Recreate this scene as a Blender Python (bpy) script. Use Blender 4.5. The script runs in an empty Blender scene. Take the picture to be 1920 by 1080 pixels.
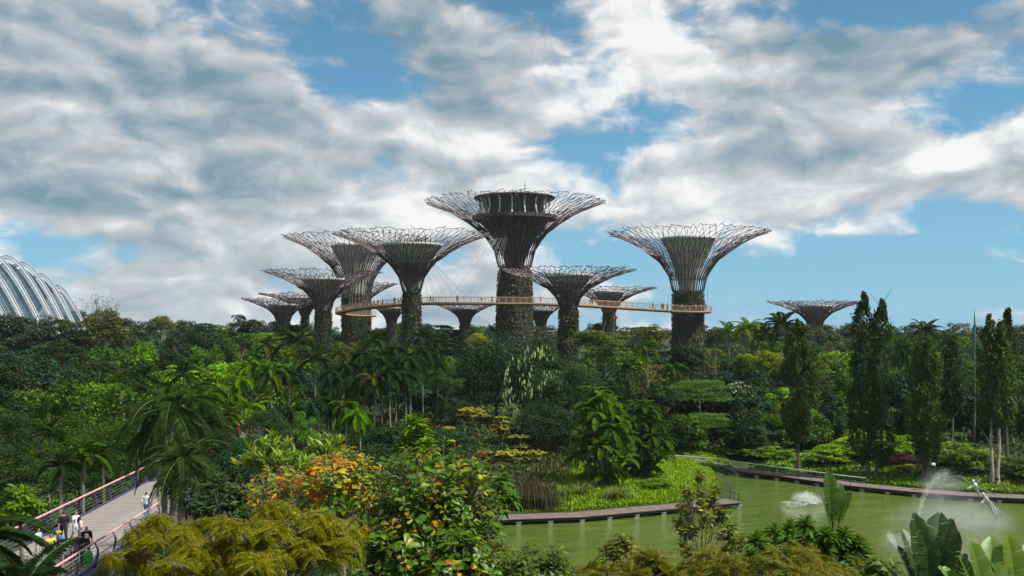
import bpy, math, random
import numpy as np
from math import radians, pi, sin, cos, atan2, exp, sqrt

SC = bpy.context.scene
COL = SC.collection
rng = random.Random(7)
nr = np.random.RandomState(11)

# ------------------------------------------------------------------ camera, world, sun, exposure
F, CX, HY, CZ = 1900.0, 960.0, 612.0, 19.0        # focal length in photo pixels, centre column, horizon row, eye height

def P(px, py, D):
    """world point seen at photo pixel (px, py) at the distance D along the view"""
    return np.array(((px - CX) / F * D, D, CZ - (py - HY) / F * D))

cam_d = bpy.data.cameras.new('camera')
cam_d.sensor_width = 36.0
cam_d.lens = 36.0 * F / 1920.0
cam_d.shift_y = (HY - 540.0) / 1920.0
cam_d.clip_start = 0.5
cam_d.clip_end = 6000.0
cam = bpy.data.objects.new('camera', cam_d)
cam.location = (0, 0, CZ)
cam.rotation_euler = (radians(90), 0, 0)
COL.objects.link(cam)
SC.camera = cam

SUN_EL, SUN_AZ = 57.0, 112.0       # degrees; azimuth clockwise from the view direction (+Y)
sd = bpy.data.lights.new('sun', 'SUN')
sd.energy = 5.0
sd.angle = radians(1.0)
sd.color = (1.0, 0.95, 0.87)
sun = bpy.data.objects.new('sun', sd)
sun.location = (60, 40, 120)
sun.rotation_euler = (radians(90 - SUN_EL), 0, radians(180 - SUN_AZ))
COL.objects.link(sun)

SC.view_settings.view_transform = 'Standard'
SC.view_settings.look = 'None'
SC.view_settings.gamma = 1.0
SC.view_settings.exposure = 0.64
SC.view_settings.use_curve_mapping = False
SC.render.engine = 'CYCLES'
SC.cycles.use_denoising = True
SC.cycles.max_bounces = 6
SC.cycles.diffuse_bounces = 2
SC.cycles.glossy_bounces = 2
SC.cycles.transmission_bounces = 4
SC.cycles.transparent_max_bounces = 8
SC.cycles.volume_bounces = 0
SC.cycles.sample_clamp_indirect = 6.0


class NT:
    """small helper to write node trees"""
    def __init__(self, tree):
        self.t = tree; self.n = tree.nodes; self.l = tree.links
    def new(self, kind, **kw):
        nd = self.n.new(kind)
        for k, v in kw.items():
            setattr(nd, k, v)
        return nd
    def put(self, sock, v):
        if v is None: return
        if isinstance(v, bpy.types.NodeSocket): self.l.new(v, sock)
        else: sock.default_value = v
    def math(self, op, a, b=None, c=None, clamp=False):
        nd = self.new('ShaderNodeMath', operation=op, use_clamp=clamp)
        self.put(nd.inputs[0], a); self.put(nd.inputs[1], b); self.put(nd.inputs[2], c)
        return nd.outputs[0]
    def vec(self, op, a, b=None, c=None, out=0):
        nd = self.new('ShaderNodeVectorMath', operation=op)
        self.put(nd.inputs[0], a); self.put(nd.inputs[1], b); self.put(nd.inputs[2], c)
        return nd.outputs[out]
    def comb(self, x, y, z):
        nd = self.new('ShaderNodeCombineXYZ')
        self.put(nd.inputs[0], x); self.put(nd.inputs[1], y); self.put(nd.inputs[2], z)
        return nd.outputs[0]
    def noise(self, v, scale, detail=4, rough=.5, dist=0.0, out=0, dim='3D'):
        nd = self.new('ShaderNodeTexNoise', noise_dimensions=dim)
        self.put(nd.inputs['Vector'], v)
        nd.inputs['Scale'].default_value = scale; nd.inputs['Detail'].default_value = detail
        nd.inputs['Roughness'].default_value = rough; nd.inputs['Distortion'].default_value = dist
        return nd.outputs[out]
    def ramp(self, f, stops, interp='LINEAR'):
        nd = self.new('ShaderNodeValToRGB')
        nd.color_ramp.interpolation = interp
        e = nd.color_ramp.elements
        while len(e) < len(stops): e.new(.5)
        for k, (p, c) in enumerate(stops):
            e[k].position = p; e[k].color = (*c, 1) if len(c) == 3 else c
        self.put(nd.inputs[0], f)
        return nd.outputs[0]
    def mix(self, f, a, b, blend='MIX'):
        nd = self.new('ShaderNodeMix', data_type='RGBA', blend_type=blend)
        self.put(nd.inputs[0], f); self.put(nd.inputs[6], a); self.put(nd.inputs[7], b)
        return nd.outputs[2]
    def smooth(self, v, a, b, lo=0.0, hi=1.0):
        nd = self.new('ShaderNodeMapRange', interpolation_type='SMOOTHSTEP')
        self.put(nd.inputs[0], v)
        for i, x in ((1, a), (2, b), (3, lo), (4, hi)): nd.inputs[i].default_value = x
        return nd.outputs[0]


def C4(c): return (c[0], c[1], c[2], 1.0)

# --- the sky: Nishita air with broken cumulus
world = bpy.data.worlds.new('World')
SC.world = world
world.use_nodes = True
world.cycles.sampling_method = 'MANUAL'
world.cycles.sample_map_resolution = 512
wt = NT(world.node_tree)
wt.n.clear()
sky = wt.new('ShaderNodeTexSky', sky_type='NISHITA', sun_disc=False)
sky.sun_elevation = radians(SUN_EL)
sky.sun_rotation = radians(SUN_AZ)
sky.air_density = 1.0
sky.dust_density = 0.6
sky.ozone_density = 2.0
geo = wt.new('ShaderNodeTexCoord')
d = geo.outputs['Generated']
sp = wt.new('ShaderNodeSeparateXYZ'); wt.put(sp.inputs[0], d)
dx, dy, dz = sp.outputs
az = wt.math('ARCTAN2', dx, dy)
el = wt.math('ARCSINE', dz)
zc = wt.math('ADD', wt.math('MAXIMUM', dz, 0.0), 0.11)
plane = wt.comb(wt.math('DIVIDE', dx, zc), wt.math('DIVIDE', dy, zc), 0.0)
# where the cloud banks stand, as (photo column, photo row, half width, half height, weight)
def anchors(lst, start):
    """sum of soft banks in azimuth and elevation"""
    ae = wt.comb(az, el, 0.0)
    acc = start
    for (px, py, wx, wy, w) in lst:
        a0 = math.atan((px - CX) / F); e0 = math.atan((HY - py) / F * cos(a0))
        s = (F / wx, F / wy, 0.0)
        v = wt.vec('MULTIPLY_ADD', ae, s, (-a0 * s[0], -e0 * s[1], 0.0))
        q = wt.vec('DOT_PRODUCT', v, v, out=1)
        acc = wt.math('MULTIPLY_ADD', wt.math('POWER', 0.3679, q), w, acc)
    return acc
COVER = [(640, 60, 200, 80, -.28), (1000, 25, 130, 52, -.36), (1680, 10, 300, 44, -.42), (1770, 215, 190, 60, -.40),
         (1640, 530, 380, 105, -.62), (1800, 395, 140, 45, -.34), (1130, 225, 150, 45, -.05), (1080, 275, 130, 40, -.08),
         (250, 475, 200, 24, -.16), (1250, 480, 200, 36, -.36), (800, 500, 250, 60, -.22), (680, 150, 130, 50, -.16), (440, 130, 60, 40, .08),
         (1210, 70, 160, 60, .25), (1430, 380, 270, 70, .34), (820, 270, 260, 60, .20), (840, 395, 180, 50, .25),
         (300, 300, 350, 120, .20), (200, 90, 300, 110, .22), (1530, 110, 280, 70, .24), (1720, 295, 170, 30, .24), (60, 390, 150, 60, .2), (1890, 260, 60, 60, .2), (150, 550, 250, 60, .10)]
DARK = [(200, 120, 200, 60, .36), (560, 210, 130, 36, .50), (420, 255, 140, 40, .40), (870, 195, 130, 32, .6), (1560, 100, 260, 70, .22),
        (100, 365, 110, 30, .35), (560, 340, 300, 40, .25), (680, 70, 200, 80, .6), (1010, 30, 120, 50, .55), (1480, 255, 200, 40, .3), (1700, 30, 200, 60, .45),
        (1180, 60, 130, 70, -.5), (1380, 370, 250, 60, -.32), (790, 390, 90, 60, -.5), (880, 260, 140, 36, -.40), (60, 400, 120, 50, -.3), (1750, 300, 130, 30, -.3), (300, 290, 110, 45, -.2), (760, 150, 110, 50, -.25)]
aec = wt.comb(wt.math('MULTIPLY', az, 4.4), wt.math('MULTIPLY', el, 8.2), 0.0)
warp = wt.noise(aec, 1.8, 3, .5, out=1, dim='2D')
pw = wt.vec('MULTIPLY_ADD', wt.vec('SUBTRACT', warp, (.5, .5, .5)), (.30, .26, 0), aec)
def billow(v, det):
    vo = wt.new('ShaderNodeTexVoronoi', feature='SMOOTH_F1', normalize=True, voronoi_dimensions='2D')
    wt.put(vo.inputs['Vector'], v); vo.inputs['Scale'].default_value = 2.3; vo.inputs['Detail'].default_value = det; vo.inputs['Roughness'].default_value = .5
    vo.inputs['Smoothness'].default_value = .6
    return wt.math('MULTIPLY_ADD', vo.outputs['Distance'], -.55, wt.math('MULTIPLY_ADD', wt.noise(v, 1.15, 8, .53, dim='2D'), .85, .27))
n1 = billow(pw, 2)
n2 = billow(wt.vec('ADD', pw, (0.03, 0.10, 0.0)), 1)
ns = wt.noise(plane, 0.55, 3, .5, dim='2D')
fine = wt.noise(pw, 6.5, 7, .6, dim='2D')
cov = wt.math('ADD', wt.math('MULTIPLY_ADD', fine, .34, wt.math('MULTIPLY_ADD', n1, 1.45, -0.27)), anchors(COVER, 0.02))
up = wt.smooth(el, 0.36, 0.8)                                       # towards the zenith the banks break up with the plane noise
cov = wt.math('ADD', cov, wt.math('MULTIPLY', up, wt.math('MULTIPLY_ADD', ns, 1.2, -.62)))
cover = wt.smooth(cov, 0.37, 0.70)
thick = wt.smooth(cov, 0.52, 1.0)
rim = wt.math('ADD', wt.math('MULTIPLY', wt.math('SUBTRACT', n1, n2), 2.9), wt.math('MULTIPLY_ADD', fine, .6, -.31))          # sun side of each billow
nd_ = wt.noise(pw, 0.9, 4, .5, dim='2D')
dark = anchors(DARK, 0.0)
shade = wt.math('ADD', wt.math('MULTIPLY', thick, -.20), wt.math('ADD', rim, wt.math('SUBTRACT', wt.math('MULTIPLY_ADD', nd_, -.7, 1.06), wt.math('MULTIPLY', dark, .95))))
ccol = wt.ramp(shade, [(0.0, (1.6, 2.5, 3.15)), (.33, (3.1, 3.7, 4.1)), (.64, (4.9, 5.05, 5.15)), (1.0, (7.9, 7.8, 7.6))])
skyc = wt.mix(.68, sky.outputs[0], wt.ramp(el, [(0.03, (.95, 3.6, 5.7)), (.20, (.75, 2.9, 4.7)), (.34, (.45, 1.75, 2.9)), (1.0, (.40, 1.6, 2.8))]))
hz_ = wt.math('MULTIPLY', wt.smooth(el, -0.02, 0.20, 1.0, 0.0), 0.30)
skyc = wt.mix(hz_, skyc, (2.2, 5.2, 7.2, 1))
final = wt.mix(wt.math('MULTIPLY', cover, .93), skyc, ccol)
bgn = wt.new('ShaderNodeBackground')
wt.put(bgn.inputs[0], final)
bgn.inputs[1].default_value = 0.080
wo = wt.new('ShaderNodeOutputWorld')
wt.l.new(bgn.outputs[0], wo.inputs[0])

# ------------------------------------------------------------------ helpers
class MB:
    """collects vertices and faces, then links ONE mesh object"""
    def __init__(self):
        self.v = []; self.f = []; self.n = 0; self.t = {}
    def add(self, v, f, mat=0):
        v = np.asarray(v, float).reshape(-1, 3); f = np.asarray(f, int)
        self.v.append(v); self.f.append((f + self.n, mat)); self.n += len(v)
        return self
    def mesh(self, name, mats, smooth=False):
        me = bpy.data.meshes.new(name)
        V = np.concatenate(self.v) if self.v else np.zeros((0, 3))
        loops, starts, mi = [], [], []
        s = 0
        for f, m in self.f:
            if len(f) == 0: continue
            k = f.shape[1]
            loops.append(f.reshape(-1)); starts.append(s + np.arange(len(f)) * k)
            mi.append(np.full(len(f), m)); s += f.size
        L = np.concatenate(loops); S = np.concatenate(starts); M = np.concatenate(mi)
        me.vertices.add(len(V)); me.vertices.foreach_set('co', V.astype(np.float32).ravel())
        me.loops.add(len(L)); me.loops.foreach_set('vertex_index', L.astype(np.int32))
        me.polygons.add(len(S)); me.polygons.foreach_set('loop_start', S.astype(np.int32))
        for m in (mats if isinstance(mats, (list, tuple)) else [mats]): me.materials.append(m)
        me.polygons.foreach_set('material_index', M.astype(np.int32))
        me.polygons.foreach_set('use_smooth', np.full(len(S), smooth))
        if self.t:
            tv = np.zeros(len(V), np.float32)
            for i0, tt in self.t.items(): tv[i0:i0 + len(tt)] = tt
            me.attributes.new('tone', 'FLOAT', 'POINT').data.foreach_set('value', tv)
        me.update(calc_edges=True)
        return me
    def build(self, name, mats, parent=None, smooth=False, **kw):
        return obj(name, self.mesh(name, mats, smooth), parent, **kw)
    # ---- shapes
    def box(self, c, s, rz=0.0, mat=0):
        x, y, z = s[0] / 2, s[1] / 2, s[2] / 2
        v = np.array([(-x, -y, -z), (x, -y, -z), (x, y, -z), (-x, y, -z), (-x, -y, z), (x, -y, z), (x, y, z), (-x, y, z)])
        if rz:
            a, b = cos(rz), sin(rz); v = np.stack([v[:, 0] * a - v[:, 1] * b, v[:, 0] * b + v[:, 1] * a, v[:, 2]], 1)
        return self.add(v + np.asarray(c), [(0, 3, 2, 1), (4, 5, 6, 7), (0, 1, 5, 4), (1, 2, 6, 5), (2, 3, 7, 6), (3, 0, 4, 7)], mat)
    def segs(self, A, B, r, sides=3, mat=0, r2=None):
        """many straight bars at once"""
        A = np.asarray(A, float).reshape(-1, 3); B = np.asarray(B, float).reshape(-1, 3); n = len(A)
        if n == 0: return self
        r = np.broadcast_to(np.asarray(r, float), (n,)); r2 = r if r2 is None else np.broadcast_to(np.asarray(r2, float), (n,))
        d_ = B - A; d_ /= np.maximum(np.linalg.norm(d_, axis=1, keepdims=True), 1e-9)
        h = np.where(np.abs(d_[:, 2:3]) > .9, np.array([[1., 0, 0]]), np.array([[0, 0, 1.]]))
        u = np.cross(d_, h); u /= np.linalg.norm(u, axis=1, keepdims=True); w = np.cross(d_, u)
        V = np.zeros((n, 2 * sides, 3))
        for k in range(sides):
            a = 2 * pi * k / sides
            o = u * cos(a) + w * sin(a)
            V[:, k] = A + o * r[:, None]; V[:, sides + k] = B + o * r2[:, None]
        f = np.array([(k, (k + 1) % sides, sides + (k + 1) % sides, sides + k) for k in range(sides)])
        Fc = (f[None] + (np.arange(n) * 2 * sides)[:, None, None]).reshape(-1, 4)
        return self.add(V.reshape(-1, 3), Fc, mat)
    def tube(self, pts, radii, sides=6, mat=0, cap=True):
        pts = np.asarray(pts, float); n = len(pts)
        radii = np.broadcast_to(np.asarray(radii, float), (n,))
        t = np.gradient(pts, axis=0); t /= np.maximum(np.linalg.norm(t, axis=1, keepdims=True), 1e-9)
        u = np.cross(t[0], (0, 0, 1.) if abs(t[0][2]) < .9 else (1., 0, 0)); u /= np.linalg.norm(u)
        V = []
        for i in range(n):
            u = u - t[i] * np.dot(u, t[i]); u /= max(np.linalg.norm(u), 1e-9); w = np.cross(t[i], u)
            for k in range(sides):
                a = 2 * pi * k / sides
                V.append(pts[i] + (u * cos(a) + w * sin(a)) * radii[i])
        f = [(i * sides + k, i * sides + (k + 1) % sides, (i + 1) * sides + (k + 1) % sides, (i + 1) * sides + k) for i in range(n - 1) for k in range(sides)]
        self.add(V, f, mat)
        if cap:
            base = self.n - n * sides
            for i0 in (0, (n - 1) * sides):
                self.f.append((np.array([[base + i0 + k for k in range(sides)]]), mat))
        return self
    def lathe(self, prof, seg=24, c=(0, 0, 0), mat=0, jitter=0.0, cap=False):
        prof = np.asarray(prof, float); n = len(prof)
        a = np.arange(seg) * 2 * pi / seg
        rr = np.repeat(prof[:, 0:1], seg, 1)
        if jitter: rr = rr * (1 + (nr.rand(n, seg) - .5) * jitter)
        V = np.stack([rr * np.cos(a), rr * np.sin(a), np.repeat(prof[:, 1:2], seg, 1)], 2).reshape(-1, 3) + np.asarray(c)
        f = [(i * seg + k, i * seg + (k + 1) % seg, (i + 1) * seg + (k + 1) % seg, (i + 1) * seg + k) for i in range(n - 1) for k in range(seg)]
        self.add(V, f, mat)
        if cap:
            base = self.n - n * seg
            self.f.append((np.array([[base + (n - 1) * seg + k for k in range(seg)]]), mat))
            self.f.append((np.array([[base + k for k in range(seg)][::-1]]), mat))
        return self
    def cards(self, C, N, U, L, W, mat=0, fold=0.0, tone=None):
        """leaf shaped faces: centres C, normals N, long axis hint U, lengths and widths"""
        n = len(C)
        N = N / np.maximum(np.linalg.norm(N, axis=1, keepdims=True), 1e-9)
        U = U - N * np.sum(U * N, 1, keepdims=True); U /= np.maximum(np.linalg.norm(U, axis=1, keepdims=True), 1e-9)
        S = np.cross(N, U)
        L = np.broadcast_to(L, (n,))[:, None]; W = np.broadcast_to(W, (n,))[:, None]
        V = np.stack([C - U * L * .5, C + S * W * .5 + N * fold * W - U * L * .06, C + U * L * .5, C - S * W * .5 + N * fold * W - U * L * .06], 1)
        f = np.array([(0, 1, 2, 3)])[None] + (np.arange(n) * 4)[:, None, None]
        if tone is not None: self.t[self.n] = np.repeat(tone, 4)
        return self.add(V.reshape(-1, 3), f.reshape(-1, 4), mat)


def obj(name, me, parent=None, loc=None, rot=None, scale=None, color=None, **props):
    o = bpy.data.objects.new(name, me)
    COL.objects.link(o)
    if parent is not None: o.parent = parent
    if loc is not None: o.location = tuple(float(x) for x in loc)
    if rot is not None: o.rotation_euler = tuple(float(x) for x in rot)
    if scale is not None: o.scale = tuple(float(x) for x in scale) if hasattr(scale, '__len__') else (float(scale),) * 3
    if color is not None: o.color = (color[0], color[1], color[2], 1)
    for k, v in props.items(): o[k] = v
    return o

def thing(name, label, cat, loc=(0, 0, 0), rz=0.0, group=None):
    o = obj(name, None, None, loc, (0, 0, rz))
    o.empty_display_size = .2
    tag(o, label, cat, group)
    return o

def tag(o, label, cat, group=None):
    if label: o['label'] = label
    o['category'] = cat
    if group: o['group'] = group
    return o

def struct(o):
    o['kind'] = 'structure'; return o

def stuff(o, label=None, cat=None):
    o['kind'] = 'stuff'
    if label: o['label'] = label
    if cat: o['category'] = cat
    return o

def mat_new(name):
    m = bpy.data.materials.new(name); m.use_nodes = True
    t = NT(m.node_tree); t.n.clear()
    out = t.new('ShaderNodeOutputMaterial')
    return m, t, out

def pbsdf(t, out, color, rough=.6, metal=0.0, spec=.4, normal=None):
    b = t.new('ShaderNodeBsdfPrincipled')
    t.put(b.inputs['Base Color'], color); t.put(b.inputs['Roughness'], rough); t.put(b.inputs['Metallic'], metal)
    t.put(b.inputs['Specular IOR Level'], spec)
    if normal is not None: t.put(b.inputs['Normal'], normal)
    if out is not None: t.l.new(b.outputs[0], out.inputs[0])
    return b

def bump(t, h, strength=.4, dist=.05):
    b = t.new('ShaderNodeBump'); b.inputs['Strength'].default_value = strength; b.inputs['Distance'].default_value = dist
    t.put(b.inputs['Height'], h); return b.outputs[0]

def noisy(name, c1, c2, scale=3.0, rough=.7, metal=0.0, spec=.3, detail=5, bstr=.3, bdist=.03, coord='Object', stretch=None):
    m, t, out = mat_new(name)
    tc = t.new('ShaderNodeTexCoord').outputs[coord]
    if stretch: tc = t.vec('MULTIPLY', tc, stretch)
    n = t.noise(tc, scale, detail, .6)
    col = t.ramp(n, [(.3, c1), (.7, c2)])
    n3 = t.noise(tc, scale * 5, 4, .6)
    pbsdf(t, out, col, rough, metal, spec, bump(t, n3, bstr, bdist))
    return m

def leaf_mat(name, fixed=None, ramp=None, patch=0.0, pscale=1.5, transl=.34, rough=.55, spec=.14, var=.6):
    """foliage: colour of the object (or a ramp over the single leaves), varied leaf by leaf"""
    m, t, out = mat_new(name)
    g = t.new('ShaderNodeNewGeometry'); oi = t.new('ShaderNodeObjectInfo')
    isl = t.math('FRACT', t.math('ADD', g.outputs['Random Per Island'], t.math('MULTIPLY', oi.outputs['Random'], 7.13)))
    if ramp and patch:                                        # colour turns branch by branch, not leaf by leaf
        pn = t.smooth(t.noise(g.outputs['Position'], pscale, 2, .5), .30, .70)
        base = t.ramp(t.math('ADD', t.math('MULTIPLY', pn, patch), t.math('MULTIPLY', isl, 1 - patch)), ramp)
    elif ramp: base = t.ramp(isl, ramp)
    elif fixed: base = C4(fixed)
    else: base = oi.outputs['Color']
    r2 = t.math('FRACT', t.math('MULTIPLY', isl, 17.37))
    at = t.new('ShaderNodeAttribute', attribute_name='tone')
    k = t.math('MULTIPLY', t.math('MULTIPLY_ADD', r2, var * 2, 1 - var), t.math('ADD', at.outputs['Fac'], 1.0))
    hsv = t.new('ShaderNodeHueSaturation')
    hsv.inputs['Saturation'].default_value = 1.08
    t.put(hsv.inputs['Hue'], t.math('MULTIPLY_ADD', t.math('FRACT', t.math('MULTIPLY', isl, 5.77)), .05, .472))
    t.put(hsv.inputs['Value'], k); t.put(hsv.inputs['Color'], base)
    col = hsv.outputs[0]
    b = pbsdf(t, None, col, rough, 0, spec)
    tr = t.new('ShaderNodeBsdfTranslucent'); t.put(tr.inputs[0], t.mix(1.0, col, (1.5, 1.35, .6, 1), 'MULTIPLY'))
    mx = t.new('ShaderNodeMixShader'); mx.inputs[0].default_value = transl
    t.l.new(b.outputs[0], mx.inputs[1]); t.l.new(tr.outputs[0], mx.inputs[2]); t.l.new(mx.outputs[0], out.inputs[0])
    return m

LEAF = leaf_mat('leaf')
BARK = noisy('bark', (.055, .045, .035), (.13, .11, .09), 4, .9, bstr=.6, stretch=(1, 1, .25))
PALEBARK = noisy('pale_bark', (.16, .13, .10), (.42, .38, .32), 3, .85, bstr=.5, stretch=(1, 1, .4))
# ------------------------------------------------------------------ lake, terrain
SHORE = np.array([(-1.8, 97.4), (6.75, 99), (15.4, 103), (24.2, 107), (26.5, 116), (28.2, 130.2), (29.3, 130.4), (33.8, 125.2), (38.6, 119), (44.5, 114.5), (49.2, 111.6),
                  (54.7, 110), (75, 105), (110, 96), (150, 60), (120, 36), (60, 34), (22, 40), (4, 58), (-4, 78), (-5, 90)])

def shore_dist(x, y):
    """signed distance to the lake's edge, negative on the water"""
    x = np.asarray(x, float); y = np.asarray(y, float)
    best = np.full(x.shape, 1e9); inside = np.zeros(x.shape, bool)
    n = len(SHORE)
    for i in range(n):
        ax, ay = SHORE[i]; bx, by = SHORE[(i + 1) % n]
        ex, ey = bx - ax, by - ay
        t = np.clip(((x - ax) * ex + (y - ay) * ey) / (ex * ex + ey * ey), 0, 1)
        best = np.minimum(best, np.hypot(x - ax - t * ex, y - ay - t * ey))
        cr = (ay > y) != (by > y)
        with np.errstate(divide='ignore', invalid='ignore'):
            xi = ax + (y - ay) * ex / (ey if ey else 1e-9)
        inside ^= cr & (x < xi)
    return np.where(inside, -best, best)

def ground(x, y):
    x = np.asarray(x, float); y = np.asarray(y, float)
    s = shore_dist(x, y)
    land = .25 + 3.6 * (1 - np.exp(-np.maximum(s - 1.5, 0) / 20))
    land = land + .45 * np.sin(x * .11 + 1) * np.sin(y * .09) * np.clip(s / 15, 0, 1)
    land = land + 2.2 * np.exp(-(((x + 10) / 13) ** 2 + ((y - 140) / 14) ** 2))      # the planted mound
    land = land + np.clip((y - 250) / 200, 0, 1) * 2
    return np.where(s < 0, np.maximum(-.25 + s * .5, -1.6), np.where(s < 1.5, -.25 + .5 * s / 1.5, land))

def gz(x, y): return float(ground(np.array([x]), np.array([y]))[0])

m, t, out = mat_new('soil_and_grass')
tc = t.new('ShaderNodeTexCoord').outputs['Object']
a = t.noise(tc, .09, 5, .6); b_ = t.noise(tc, 1.3, 6, .65)
col = t.ramp(a, [(.36, (.030, .028, .014)), (.52, (.026, .048, .012)), (.68, (.055, .085, .016))])
col = t.mix(t.smooth(b_, .35, .7), col, (.020, .030, .010, 1))
pbsdf(t, out, col, .95, 0, .1, bump(t, b_, .8, .15))
SOIL = m
gx = np.unique(np.concatenate([np.linspace(-900, -130, 34), np.linspace(-130, 130, 131), np.linspace(130, 900, 34)]))
gy = np.unique(np.concatenate([np.linspace(-60, 60, 31), np.linspace(60, 180, 81), np.linspace(180, 420, 41), np.linspace(420, 2600, 30)]))
X, Y = np.meshgrid(gx, gy)
Z = ground(X, Y)
nx, ny = len(gx), len(gy)
g_ = MB()
ii = (np.arange(ny - 1)[:, None] * nx + np.arange(nx - 1)[None]).ravel()
g_.add(np.stack([X, Y, Z], 2).reshape(-1, 3), np.stack([ii, ii + 1, ii + nx + 1, ii + nx], 1))
struct(g_.build('ground', SOIL, smooth=True))

m, t, out = mat_new('lake_water')
tc = t.new('ShaderNodeTexCoord').outputs['Object']
w1 = t.noise(t.vec('MULTIPLY', tc, (.8, 1.7, 1)), .75, 5, .66); w2 = t.noise(t.vec('MULTIPLY', tc, (1, 1.4, 1)), 4.5, 3, .6)
big = t.noise(tc, .06, 3, .5)
col = t.ramp(big, [(.3, (.060, .096, .010)), (.7, (.095, .130, .019))])
w0 = t.noise(t.vec('MULTIPLY', tc, (.55, 1.0, 1)), .42, 3, .55)
hgt = t.math('ADD', t.math('ADD', w1, t.math('MULTIPLY', w0, 1.8)), t.math('MULTIPLY', w2, .30))
b = pbsdf(t, out, col, .04, 0, .5, bump(t, hgt, 1.0, .55)); b.inputs['IOR'].default_value = 1.33
WATER = m
w_ = MB(); w_.add([(-30, 20, 0), (170, 20, 0), (170, 150, 0), (-30, 150, 0)], [(0, 1, 2, 3)])
struct(w_.build('lake', WATER))

# ------------------------------------------------------------------ boardwalks at the water's edge
WOODDECK = noisy('weathered_deck', (.085, .065, .058), (.17, .14, .125), 2.2, .85, bstr=.4, stretch=(1, 1, 1))
CONC = noisy('concrete', (.30, .28, .25), (.44, .42, .38), 2, .85)
DARKSTEEL = noisy('dark_steel', (.02, .02, .022), (.05, .05, .055), 5, .5, .3)
GALV = noisy('galvanised_steel', (.30, .31, .32), (.48, .49, .50), 4, .4, .6)

def along(path, step):
    path = np.asarray(path, float); seg = np.linalg.norm(np.diff(path, axis=0), axis=1)
    cum = np.concatenate([[0], np.cumsum(seg)]); n = max(2, int(cum[-1] / step) + 1)
    s = np.linspace(0, cum[-1], n)
    return np.stack([np.interp(s, cum, path[:, k]) for k in range(path.shape[1])], 1), cum[-1]

def boardwalk(name, label, front, width, z, pier_step, side):
    """a timber walk: planks across, a fascia beam, piers standing in the water; SIDE says where the land is"""
    root = thing(name, label, 'boardwalk', (front[0][0], front[0][1], 0))
    o = np.array((front[0][0], front[0][1], 0.0))
    pts, _ = along(front, .30)
    planks = [MB() for _ in range(2)]
    tang = np.gradient(pts, axis=0); tang /= np.linalg.norm(tang, axis=1, keepdims=True)
    nrm = np.stack([-tang[:, 1], tang[:, 0]], 1) * side
    mb = MB()
    for i in range(len(pts)):
        c = pts[i] + nrm[i] * width / 2
        mb.box((c[0] - o[0], c[1] - o[1], z - .03 + nr.rand() * .012), (.27, width, .06), atan2(tang[i][1], tang[i][0]))
    pk = mb.build('planks', WOODDECK, root); pk['kind'] = 'stuff'
    fb = MB()
    q, _ = along(front, 3.0)
    for i in range(len(q) - 1):
        for off in (.18, width - .2):
            a_ = q[i]; b2 = q[i + 1]; tt = (b2 - a_) / np.linalg.norm(b2 - a_); nn = np.array((-tt[1], tt[0])) * side
            c = (a_ + b2) / 2 + nn * off
            fb.box((c[0] - o[0], c[1] - o[1], z - .19), (np.linalg.norm(b2 - a_) - .01, .10, .24), atan2(tt[1], tt[0]))
    fb.build('beam', DARKSTEEL, root)
    pp, _ = along(front, pier_step)
    pm = MB().box((0, 0, 0), (.42, .34, 1.5)).box((0, 0, .77), (.52, .40, .05)).mesh('pier', CONC)
    for i in range(len(pp)):
        c = pp[i] + nrm[min(int(i * len(nrm) / len(pp)), len(nrm) - 1)] * .26
        obj('pier', pm, root, (c[0] - o[0], c[1] - o[1], z - 1.12))
    return root, o, pts, nrm

bw1, o1, _, _ = boardwalk('boardwalk', 'low timber boardwalk on pale concrete piers below the bright grass bank', [(-2.4, 96.2), (6.75, 97.9), (15.4, 101.9), (23.9, 105.9)], 2.5, .6, 2.85, 1)
bw2, o2, p2, n2_ = boardwalk('boardwalk', 'timber boardwalk curving along the far lake shore beneath the columnar trees',
                             [(28.6, 129.3), (33.8, 123.6), (38.6, 117.4), (44.5, 112.8), (49.2, 110.0), (54.7, 108.3), (75, 103), (100, 96)], 2.6, .6, 2.9, 1)
# end rail of the near boardwalk, at its tip
er = thing('railing', 'short grey end railing at the tip of the near boardwalk', 'railing', (23.4, 106.0, .6))
for k in range(3):
    MB().box((0, 0, .5), (.06, .06, 1.0)).build('post', DARKSTEEL, er, loc=(.30 - k * .2, k * 1.05, 0))
MB().segs([(.30, 0, 1.0)], [(-.10, 2.1, 1.0)], .035, 6).build('handrail', GALV, er)
MB().segs([(.30, 0, .5)], [(-.10, 2.1, .5)], .02, 6).build('mid_rail', GALV, er)
# the grey railing along the far boardwalk and the path that leads to it
RAILW = noisy('pale_rail_steel', (.46, .47, .48), (.62, .63, .64), 3, .45, .3)
rl = thing('railing', 'long grey steel railing along the far boardwalk beside the water', 'railing', (0, 0, 0))
rp = [(21.0, 136.5, 1.7), (27.2, 132.6, 1.65), (29.4, 129.2, 1.65), (34.0, 123.7, 1.65), (38.7, 117.6, 1.65), (40.5, 116.0, 1.65)]
q, _ = along(rp, 1.75)
MB().tube(q, .06, 6).build('handrail', RAILW, rl)
MB().tube(q - np.array((0, 0, .5)), .018, 5).build('mid_rail', GALV, rl)
ms = MB().box((0, 0, -.5), (.05, .05, 1.0)).mesh('post', DARKSTEEL)
for k in range(len(q)): obj('post', ms, rl, q[k])
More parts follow.
